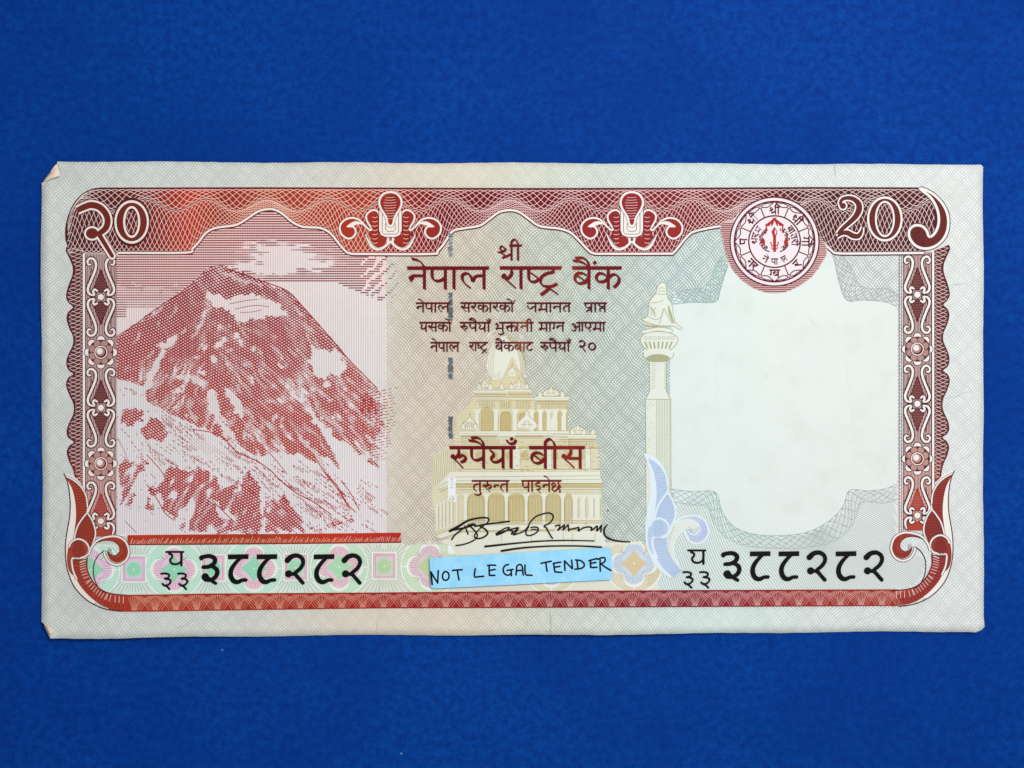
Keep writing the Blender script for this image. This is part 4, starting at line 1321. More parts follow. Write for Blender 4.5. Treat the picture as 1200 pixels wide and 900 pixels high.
# ornaments hanging in the top border
def ornament(cx):
    O = Ink(0.0062)
    def H(pts, s):
        return [(cx + s * x, y) for x, y in pts]
    for s in (-1, 1):
        # lower lobe
        lb = [(13.5, 252), (15, 248.5), (19, 246.8), (24, 248.6), (27.8, 252.6), (27.6, 258), (24.4, 264), (22, 268.5), (23.5, 271.5), (23.5, 278), (20.5, 285), (15.5, 289.5), (9, 288.5), (5, 284), (6.5, 279), (12.5, 276.5), (13.5, 270)]
        O.poly(cat(H(lb, s), 4, True), 'bulb')
        O.ribbon(cat(H([(13, 258), (13.2, 252), (15, 248.2), (19, 246.4), (24, 248), (28, 252.4), (27.8, 258), (24.6, 264), (22.2, 268.2), (24, 270), (28.5, 266), (34, 260.5)], s), 5), 3.0, 'line')
        O.ribbon(cat(H([(13, 258), (13.2, 252), (15, 248.2), (19, 246.4), (24, 248), (28, 252.4), (27.8, 258), (24.6, 264), (22.2, 268.2), (24, 270), (28.5, 266), (34, 260.5)], s), 5), 2.1, 'white')
        # scroll
        sc = [(28.5, 266.5), (34, 260), (39, 256.8), (45, 255.6), (52, 257.2), (57.5, 262), (59.3, 268), (57, 275), (50, 279.8), (44, 278.2), (40.5, 273), (42, 267.5), (46, 264.6)]
        O.poly(cat(H([(36, 262), (44, 257), (52, 258), (57.5, 263), (58.5, 269), (55.5, 275.5), (50, 279), (44.5, 277.5), (41.5, 273), (43, 268), (50, 266.5), (45, 262.5)], s), 4, True), 'bulb')
        O.ribbon(cat(H(sc, s), 5), [3.2, 3.2, 3.2, 3.2, 3.2, 3.2, 3.2, 3.2, 3.0], 'line')
        O.ribbon(cat(H(sc, s), 5), 2.2, 'white')
        O.poly(cat(H([(31, 264), (37, 260), (43, 260), (47.5, 262.5), (51.5, 266), (46, 266.6), (42.5, 264.5), (36, 263)], s), 4, True), 'white')
        # crescent under the lobe
        cr = [(29.2, 274.8), (25.5, 282), (21, 289), (15, 292), (8.5, 290.5), (3, 286), (0, 283)]
        O.ribbon(cat(H(cr, s), 5), [1.8, 4.0, 5.0, 4.6, 3.6, 3.4, 3], 'line')
        O.ribbon(cat(H(cr, s), 5), [1.0, 3.2, 4.2, 3.8, 2.8, 2.6, 2.4], 'white')
        O.ribbon(cat(H([(27.6, 277), (23, 284.5), (18, 290), (12, 291)], s), 5), 0.55, 'side')
        for q in range(7):
            y0 = 252 + q * 5
            O.ribbon(cat(H([(15.0, y0), (19, y0 + 1.8), (23, y0 - 0.6)], s), 4), 0.7, 'line', rise=0)
            O.ribbon(cat(H([(15.0, y0 + 2.2), (18, y0 + 3.4), (21, y0 + 2.6)], s), 4), 0.6, 'pink', rise=0)
    return O


def ornament_full(cx):
    U = [(-13, 247), (-13.2, 270), (-11, 275.6), (-6, 277.8), (0, 278), (6, 277.8), (11, 275.6), (13.2, 270), (13, 247), (8, 240), (-8, 240)]
    def at(p):
        return [(cx + x, y) for x, y in p]
    O = ornament(cx)
    # redraw the stem over the lobes
    O.ribbon(at([(-3, 277), (-2.6, 286)]) , 2.4, 'white')
    O.ribbon(at([(3, 277), (2.6, 286)]), 2.4, 'white')
    O.poly(at([(x * 1.07, y + (0.8 if y > 275 else 0)) for x, y in U]), 'line')
    O.poly(at(U), 'white')
    for k, w in ((9.6, 0.7), (5.6, 0.7)):
        yb1 = 274.6 if k > 8 else 271.4
        O.ribbon(at([(-k, 250 if k > 8 else 262), (-k, yb1 - 2.5), (-k + 2, yb1), (k - 2, yb1), (k, yb1 - 2.5), (k, 250 if k > 8 else 262)]), w, 'side')
    bulb = [(0, 225.4), (6.5, 226.8), (11.2, 231), (13.2, 237.4), (11.4, 244.4), (7.6, 250.4), (4.6, 256.2), (3.7, 261), (2.2, 264.4), (0, 265)]
    full = bulb + [(-x, y) for x, y in bulb[-2:0:-1]]
    c = cat(at(full), 4, True)
    O.ribbon(c, 3.6, 'line', closed=True)
    O.poly(c, 'bulb')
    for q in range(9):
        y0 = 230 + q * 3.1
        hw = float(np.interp(y0, [226, 237, 246, 256, 264], [5, 10.5, 8, 3.4, 2]))
        O.ribbon(cat(at([(-hw, y0), (-hw * 0.3, y0 + 0.9), (hw * 0.3, y0 - 0.5), (hw, y0 + 0.4)]), 4), 0.7, 'line', rise=0)
        O.ribbon(cat(at([(-hw * 0.8, y0 + 1.5), (0, y0 + 1.9), (hw * 0.7, y0 + 1.3)]), 4), 0.5, 'pink', rise=0)
    O.ribbon(c, 2.5, 'white', closed=True)
    return O


for cx in (457.7, 740.2):
    ornament_full(cx).build('ornament', border)

# numerals of the top border
def num_left():
    N = Ink(0.0070)
    path = cat([(91.2, 246.8), (99, 243.2), (107.5, 240.6), (117, 243), (124.2, 250.3), (126.9, 259.2), (124.4, 267.8), (117, 274)], 5)
    leg = np.array([(116.5, 274.5), (124.5, 287.5), (132.2, 300.3)])
    for grow, mat in ((6.0, 'line'), (4.4, 'white'), (0.0, 'num')):
        N.ribbon(path, np.array([6.5, 7.2, 7.4, 7.4, 7.2, 7.2, 7.0, 6.0]) + grow, mat)
        N.disc(108.6, 273.8, 7.2 + grow / 2, mat, ry=6.3 + grow / 2)
        N.ribbon(leg, np.array([5.4, 5.0, 4.4]) + grow, mat, caps=True)
    for grow, mat in ((7.2, 'line'), (5.4, 'white')):
        pass
    cx, cy = 155.0, 260.4
    N.ring(cx, cy, 14.3, 14.6, 'line', ry=21.2)
    e = lambda a, b: ell(cx, cy, a, b, 48)
    N.poly(e(20.8, 26), 'line', [e(7.0, 15.4)])
    N.poly(e(20.2, 25.4), 'white', [e(7.5, 16)])
    N.poly(e(17.8, 22.6), 'num', [e(10, 18.6)])
    return N.build('numeral', border)


def num_right():
    N = Ink(0.0070)
    p2 = cat([(986.5, 242.2), (984.2, 238.5), (986.5, 234), (993, 232.2), (1000, 233.8), (1005.4, 239), (1006, 246), (1002, 254), (995, 261), (987, 268), (981.5, 275)], 5)
    w2 = np.array([2.5, 3.5, 4, 4.6, 5.4, 6.6, 7.2, 6.4, 5.4, 4.8, 4.6])
    p3 = cat([(980.5, 278), (986, 273.8), (992.5, 273.2), (999, 276.6), (1005, 277), (1008.6, 272.5), (1010, 266.5)], 5)
    w3 = np.array([2, 4.4, 6, 6.2, 5.6, 3.6, 1.4])
    for grow, mat in ((5.2, 'line'), (3.4, 'white'), (0.0, 'num')):
        N.ribbon(p2, w2 + grow, mat)
        N.disc(987.2, 241.6, 3.6 + grow / 2, mat)
        N.ribbon(p3, w3 + grow, mat)
    cx, cy = 1036.3, 256.9
    e = lambda a, b: ell(cx, cy, a, b, 48)
    N.poly(e(21.4, 27), 'line', [e(9.0, 18.4)])
    N.poly(e(20.8, 26.4), 'white', [e(9.5, 19)])
    N.poly(e(18.4, 23.8), 'num', [e(11.6, 21.2)])
    # the hooked end of the border
    cres = [(1077, 221), (1090, 226), (1101, 235.5), (1108.5, 248), (1110.6, 262), (1107.4, 276), (1098, 287), (1085, 291.6), (1073, 288.6), (1065.4, 279.5), (1065, 270), (1071, 264.6), (1079.5, 265.2), (1085, 270.4), (1088.4, 277.8), (1095, 273),
            (1099.2, 262), (1098, 247), (1090.5, 232.5)]
    c = cat(cres, 4, True)
    N.ribbon(c, 5.0, 'line', closed=True)
    N.poly(c, 'num')
    for k in range(26):
        a = k / 26
        x, y = 1068 + 14 * random.random(), 268 + 20 * random.random()
        N.ribbon([(x, y), (x + random.uniform(2, 5), y - random.uniform(1, 4))], 0.6, 'line', rise=0)
    for k in range(14):
        x, y = 1096 + 8 * math.sin(k * 0.22), 236 + k * 3.4
        N.ribbon([(x, y), (x + 6, y + 2)], 0.5, 'line', rise=0)
    N.ribbon(c, 3.0, 'white', closed=True)
    return N.build('numeral', border)


nl = num_left()
nl['label'] = 'Devanagari figure twenty at the left'
nr = num_right()
nr['label'] = 'Latin figure 20 at the right'

# ------------------------------------------------------------------ side borders
SCAL = [(79.5, 289), (78.3, 294), (82, 302), (86, 312), (86, 322), (81, 336), (78.5, 347), (81, 354), (86.5, 360), (81, 366), (79, 373), (82, 384), (86.5, 394), (86.5, 404), (81, 416), (78.8, 425), (81, 433), (87, 438.5),
        (81, 443), (78.5, 451), (82, 462), (87, 473), (87, 485), (81, 498), (79.2, 507), (81.5, 513), (87.7, 518), (82, 523), (79.4, 530), (82, 540), (87, 551), (90, 566)]


def side_border(mir):
    S = Ink(0.0026)
    if mir:
        f = lambda p: [(1074.4 + (118.9 - x) * 0.93, (y - 412.9) * 0.985 + 409.2) for x, y in p]
        fs = f
    else:
        f = lambda p: [tuple(q) for q in p]
    sc = cat(SCAL, 4)
    edge = [tuple(q) for q in sc]
    ybot = 600
    S.poly(f(edge + [(98, 572), (98, 296)]), 'side')
    # lattice of the scalloped strip
    for d in (1, -1):
        for k in range(-4, 66):
            y0 = 285 + k * 4.6
            t = np.linspace(0, 1, 12)
            x = 98 - 20 * t
            y = y0 + d * 8 * t + 2.0 * np.sin(t * 3)
            ex = np.interp(y, sc[:, 1], sc[:, 0])
            ok = (x > ex + 0.9) & (y > 290) & (y < 566)
            runs(S, np.array(f(np.stack([x, y], 1))), np.where(ok, 0.5, 0), 'pink')
        S.tick()
    S.ribbon(f(edge), 1.0, 'line')
    # ornament column
    yend = 628
    S.poly(f([(97, 297), (101, 297), (101, yend), (97, yend)]), 'white')
    S.poly(f([(100.6, 297), (137, 297), (137, yend), (100.6, yend)]), 'colG')
    for k, x in enumerate(np.arange(101.5, 136.6, 1.75)):
        S.ribbon(f([(x, 298), (x, yend)]), 0.75, 'side', rise=0, keep=True)
    S.tick()
    S.ribbon(f([(97.2, 297), (97.2, 575)]), 0.7, 'line', rise=0)
    S.ribbon(f([(100.8, 298), (100.8, yend)]), 0.8, 'line', rise=0)
    S.ribbon(f([(136.4, 298), (136.4, yend)]), 0.8, 'line', rise=0)
    if mir:
        for x, w in ((1053.2, 0.9), (1055.8, 0.7)):
            for k in range(84):
                S.ribbon([(x, 299 + k * 4.0), (x, 302.4 + k * 4.0)], w, 'side', rise=0, keep=True)
            S.tick()

    def scroll(y0, d, short=False):
        cx = 118.9
        for s in (-1, 1):
            g = lambda p: f([(cx + s * x, y0 + d * y) for x, y in p])
            if s == -1 and short:
                S.poly(g([(-13, 7), (13, 7), (12, 18), (-12, 18)]), 'side')
            if s == -1 and not short:
                S.poly(cat(g([(-9, 8), (-4, 6), (0, 5), (4, 6), (9, 8), (7, 16), (3, 26), (0.5, 33), (-0.5, 33), (-3, 26), (-7, 16)]), 3, True), 'side')
                for q in range(11):
                    for q2 in range(-4, 5):
                        px, py = q2 * 1.9 + (q % 2) * 0.95, 7.5 + q * 1.9
                        if abs(px) < np.interp(py, [5, 8, 16, 26, 33], [8.0, 7.6, 5.6, 1.8, 0.2]):
                            cc = g([(px, py)])[0]
                            S.disc(cc[0], cc[1], 0.42, 'sideL', n=6)
            p = [(4.6, 4.6), (5.8, 7.6), (9.2, 7.4), (11, 4.6), (9.0, 2.0), (12.4, 2.6), (15, 6.6), (14.6, 12), (11.6, 19), (8.4, 27), (6.0, 34), (5.8, 40), (8.6, 44.8), (13.4, 45.8), (16.6, 42.6), (15.8, 38.2), (12.4, 36.8), (10.8, 39.4)]
            p = [(4.4, 7.2), (7.4, 8.8), (9.2, 6.2), (7.8, 3.0), (11, 2.2), (14.6, 5.2), (15.2, 10.5), (12.2, 18), (8.8, 26), (6.2, 33.5), (6.0, 40), (8.8, 44.4), (13.2, 45.0), (15.8, 41.6), (14.4, 37.8), (11.6, 38.4)]
            if short:
                p = [(4.4, 7.2), (7.4, 8.8), (9.2, 6.2), (7.8, 3.0), (11, 2.2), (14.6, 5.2), (15.2, 10.5), (13.6, 15.5)]
            c = cat(g(p), 5)
            w = np.array([2.6, 3.0, 3.0, 3.0, 3.0, 3.2, 3.2, 3.2, 3.2, 3.2, 3.2, 3.2, 3.0, 2.8, 2.6, 2.0])
            S.ribbon(c, w + 2.0, 'line', caps=True)
            S.ribbon(c, w - 0.5, 'white', caps=True)
            # inner line of the scroll
            if short:
                continue
            c2 = cat(g([(16.8, 16), (13.6, 22), (11.2, 30), (11.2, 34)]), 4)
            S.ribbon(c2, 0.6, 'line')

    def flower(y0):
        cx = 118.9
        q = lambda a, r: f([(cx + r * math.cos(a), y0 + r * math.sin(a))])[0]
        for k in range(8):
            a = k * PI / 4
            x, y = q(a, 14.6)
            S.disc(x, y, 5.2, 'line')
            S.disc(x, y, 4.4, 'white')
        x0, yy0 = f([(cx, y0)])[0]
        S.disc(x0, yy0, 14.8, 'line')
        for k in range(8):
            a = k * PI / 4 + PI / 8
            x, y = q(a, 10.2)
            S.disc(x, y, 4.2, 'sideL')
        for k in range(8):
            a = k * PI / 4 + PI / 8
            S.ribbon([q(a + 0.36, 7), q(a + 0.36, 14)], 0.7, 'line', rise=0)
        S.disc(x0, yy0, 8.4, 'line')
        S.disc(x0, yy0, 7.6, 'white')
        S.disc(x0, yy0, 6.5, 'side')
        S.disc(x0 - 0.8, yy0 - 0.8, 5.2, 'sideL')
        S.disc(x0 - 1.4, yy0 - 1.4, 3.4, 'white')

    def ball(y0):
        x, y = f([(118.9, y0)])[0]
        for s in (-1, 1):
            S.ribbon(f([(118.9 + s * 5, y0), (118.9 + s * 16, y0 - 2)]), 0.7, 'line')
            S.ribbon(f([(118.9 + s * 5, y0), (118.9 + s * 16, y0 + 2)]), 0.7, 'line')
        S.disc(x, y, 4.4, 'line')
        S.disc(x, y, 3.6, 'white')

    for b0 in (348.2, 477.8):
        scroll(b0, -1)
        scroll(b0, 1)
    scroll(610.5, -1)
    scroll(610.5, 1, True)
    for b0 in (348.2, 477.8, 610.5):
        ball(b0)
    for f0 in (412.9, 543.2):
        flower(f0)
    return S.build('side_border', NOTE)


side_border(False)['label'] = 'left ornament column with a scalloped edge'
side_border(True)['label'] = 'right ornament column with a scalloped edge'

# ------------------------------------------------------------------ bottom border and corner leaves
BB = Ink(0.0028)
tb = [(128, 695.5), (142, 697.2), (190, 696.6), (240, 695.6), (440, 694.4), (660, 692.4), (840, 691.4), (1052, 690.6)]
bb = [(1052, 709.2), (840, 710.2), (660, 711.2), (440, 712), (240, 714.8), (180, 715.8), (142, 716), (128, 714)]
BB.poly(tb + bb, 'bot')
for k in range(37):
    cx = 158 + k * 24.3
    yb1 = float(np.interp(cx, [140, 240, 440, 660, 840, 1052], [716, 714.8, 712, 711.2, 710.2, 709.2])) - 0.8
    yt1 = float(np.interp(cx, [140, 240, 440, 660, 840, 1052], [697.2, 695.6, 694.4, 692.4, 691.4, 690.6])) + 0.8
    if cx > 1048:
        break
    for j in range(-3, 4):
        BB.ribbon(cat([(cx + j * 0.8, yb1), (cx + j * 1.5, (yb1 + yt1) / 2), (cx + j * 2.5, yt1 + abs(j) * 0.8)], 3), 0.42, 'pinkB', rise=0)
    h = 12.15
    for j in range(4):
        for sg_ in (-1, 1):
            xa, xb = cx + h - sg_ * (15 - j * 3.4), cx + h + sg_ * (5.5 + j * 2.4)
            BB.ribbon(cat([(xa, yb1), ((xa + xb) / 2 - sg_ * 1.2, (yb1 + yt1) / 2 - 1.4), (xb, yt1 + 0.4)], 4), 0.38, 'pinkB')
BB.ribbon(tb, 0.9, 'bot', rise=0)
BB.ribbon(bb, 1.0, 'bot', rise=0)
bbo = BB.build('bottom_border', NOTE)


def leaf(f, kind, level):
    """Leaf, ball, curl and stem that close the frame at a lower corner."""
    A = Ink(level)
    if kind == 'red':
        fill, dark, white, hl = 'bot', 'line', 'white', 'line'
    else:
        fill, dark, white, hl = 'blueF', 'blueW', 'blueW', 'blueD'
    C = lambda p, n=5, cl=False: cat(f(p), n, cl)
    outer = [(75.8, 554.5), (79.5, 563), (82, 575), (83.2, 590), (82.4, 606), (80, 620), (77.8, 636), (78, 655), (81, 671), (88.5, 688), (103, 703), (122, 712.6), (142.7, 716)]
    # pale ground of the leaf
    ground = outer[:-2] + [(112, 706), (122, 700), (128, 694), (114, 685), (105, 669), (102, 654), (106, 640), (113, 622), (109.5, 610), (104, 598), (103, 582), (96, 567), (87, 558)]
    if kind != 'red':
        ground = outer[:-3] + [(106, 702), (116, 694), (112, 684), (105, 669), (102, 654), (106, 640), (113, 622), (109.5, 610), (104, 598), (103, 582), (96, 567), (87, 558)]
    A.poly(C(ground, 3, True), white)
    # curl ground
    curl = [(108, 645), (112.5, 634), (121, 628.8), (132, 626.8), (143, 629.4), (150.6, 636.6), (153.2, 647), (149.4, 657), (140, 663), (129.6, 660), (123.6, 652), (122.6, 645)]
    # outer leaf
    A.poly(C([(78.2, 558.5), (87, 562.5), (95.5, 570), (101.6, 581), (103.2, 594), (100, 606), (94, 617), (90.2, 629), (88.4, 640), (87.6, 626), (89.8, 606), (89, 589), (85.4, 573)], 4, True), fill)
    # inner leaf
    A.poly(C([(103, 600.5), (108.8, 609.5), (112.4, 621), (112, 630), (107.8, 640), (103, 650), (88.4, 644), (87.8, 632), (91.6, 617), (97, 608)], 4, True), fill)
    n_lines = 20
    for k in range(n_lines):
        t = k / n_lines
        y = 566 + t * 60
        xl = float(np.interp(y, [558, 573, 589, 606, 640], [78.4, 85.4, 89, 89.8, 88]))
        xr = float(np.interp(y, [562, 570, 581, 594, 606, 617, 629], [87, 95.5, 101.6, 103, 99.5, 94, 90.5]))
        if xr - xl > 2:
            A.ribbon(f([(xl + 0.8, y), ((xl + xr) / 2, y - 1.4), (xr - 0.8, y - 1.0)]), 0.6, hl, rise=0)
        y = 604 + t * 40
        xl = float(np.interp(y, [600, 608, 617, 632, 644], [103, 97, 91.6, 88, 88.4])) + 0.8
        xr = float(np.interp(y, [600, 609, 621, 630, 644], [103.4, 108.6, 112.2, 111.8, 106])) - 1
        A.ribbon(f([(xl, y + 1.0), ((xl + xr) / 2, y - 1.0), (xr, y + 0.6)]), 0.6, hl, rise=0)
    for q in ([(103, 600.5), (97, 608), (91.6, 617), (88, 630), (87.8, 640)], [(103, 600.5), (108.8, 609.5), (112.4, 621), (112, 630), (107.8, 640), (104, 648)], [(77.6, 557.5), (87, 562.5), (95.5, 570), (101.6, 581), (103.4, 594)]):
        A.ribbon(C(q), 2.8 if kind == 'red' else 2.2, dark)
        A.ribbon(C(q), 1.7, white)
    # stem
    st_l = [(85, 656), (86.6, 668), (94, 685), (108.5, 701), (126, 711.6), (150, 716)]
    st_r = [(103, 653), (103.6, 668), (112.6, 684.5), (127.4, 694.2), (150, 697.2)]
    if kind != 'red':
        st_l = [(85, 656), (86.6, 668), (93, 684), (103, 696), (110, 702)]
        st_r = [(103, 653), (103.6, 666), (109, 679), (116, 688), (121, 692)]
    lp, rp = C(st_l), C(st_r)
    A.poly([tuple(q) for q in lp] + [tuple(q) for q in rp[::-1]], fill)
    kk = 46
    for k in range(kk):
        t = (k + 0.5) / kk
        pa = lp[int(t * (len(lp) - 1))]
        pb = rp[int(t * (len(rp) - 1))]
        mid = (pa + pb) / 2 + np.array([0.0, 0.8])
        if k % 2:
            A.ribbon([pa * 0.9 + pb * 0.1, mid], 0.6, hl if kind == 'red' else 'blueD', rise=0)
        else:
            A.ribbon([mid, pb * 0.92 + pa * 0.08], 0.6, 'pink' if kind == 'red' else 'blueD', rise=0)
    A.ribbon(C(st_r), 1.0, dark if kind == 'red' else white)
    hook = [(101.6, 653.4), (93, 654.2), (85.4, 654), (85.2, 660), (86.8, 669), (91, 678.5)]
    A.ribbon(C(hook, 3), 3.2 if kind == 'red' else 2.2, dark)
    A.ribbon(C(hook, 3), 2.0, white)
    # ball
    bx, by = f([(92.4, 643)])[0]
    A.poly(C([(80, 646), (83, 636), (92.4, 631.5), (101, 635), (104.6, 643), (102, 650), (94, 653), (85, 653.5), (84, 664), (86.5, 674), (81.6, 668), (79.4, 657)], 4, True), fill)
    for k in range(14):
        y = 634 + k * 1.7
        A.ribbon(f([(85 + abs(k - 6) * 0.5, y + 1), (92, y), (100 - abs(k - 6) * 0.5, y + 1.4)]), 0.55, hl, rise=0)
    rim = [(81.6, 641), (84.6, 635), (92.4, 631.3), (100.8, 634.6), (105, 642.4), (102.4, 650.4), (95, 653.6)]
    A.ribbon(C(rim), 3.2 if kind == 'red' else 2.2, dark)
    A.ribbon(C(rim), 2.0, white)
    # curl
    if kind != 'red':
        A.poly(C([(108, 650), (112, 638), (122, 630.5), (134, 630.6), (140.5, 640), (133, 644.5), (122.5, 645), (112.6, 658), (111.2, 674), (118, 688), (107, 676), (104.6, 662)], 4, True), 'cream')
    c_out = [(104.5, 650), (108, 641), (114.5, 633.4), (124, 629.4), (137, 628.4), (147.4, 634), (151.8, 646), (148, 656.4), (139, 661.6), (129.4, 658.8), (124, 651), (122.6, 644.6)]
    cr_fill = [(112.6, 635.6), (122, 630.6), (133, 629.4), (142, 631.4), (148.6, 637.6), (150.6, 646.4), (147, 654.6), (139.4, 659), (131.4, 656.6), (127.2, 650.2), (126.6, 645.6), (130.6, 649.6), (136, 650.4), (140.6, 646), (140.2, 639.6), (134.4, 634.4), (124, 633)]
    A.poly(C(cr_fill, 4, True), fill)
    for k in range(20):
        a = -1.2 + k * 0.24
        A.ribbon(f([(138.5 + 7 * math.cos(a), 646 + 7 * math.sin(a)), (138.5 + 11.5 * math.cos(a + 0.15), 645.5 + 12 * math.sin(a + 0.15))]), 0.6, hl, rise=0)
    A.ribbon(C(c_out), 3.4 if kind == 'red' else 2.4, dark)
    A.ribbon(C(c_out), 2.2, white)
    inn = [(126.4, 645), (130.4, 649.8), (136, 650.6), (141, 646), (140.2, 639.4), (134, 634), (124, 632.8), (113, 635.8)]
    A.ribbon(C(inn), 0.9 if kind == 'red' else 1.4, dark)
    tail = [(123, 645), (115.4, 651.4), (110.6, 662), (111, 676), (116, 688)] + ([(124.6, 695)] if kind == 'red' else [(119, 691.5)])
    A.ribbon(C(tail), 1.1 if kind == 'red' else 1.4, dark)
    if kind == 'red':
        A.ribbon(C(outer), 1.2, dark)
    else:
        A.ribbon(C(outer[:-3]), 2.4, white)
    return A


lf = leaf(lambda p: [tuple(q) for q in p], 'red', 0.0080).build('corner_leaf', NOTE)
lf['label'] = 'red leaf and curl at the lower left corner'
rf = leaf(lambda p: [(1101.6 - (x - 92.3) * 0.975, (y - 643) * 0.985 + 638.4) for x, y in p], 'red', 0.0080).build('corner_leaf', NOTE)
rf['label'] = 'red leaf and curl at the lower right corner'
# join of the right stem with the bottom border
fl = leaf(lambda p: [(p_[0] * 0.985 + 680.6, (p_[1] - 555) * 0.985 + 532) for p_ in p], 'blue', 0.0050).build('blue_flourish', NOTE)
fl['label'] = 'pale blue leaf and curl beside the pillar'

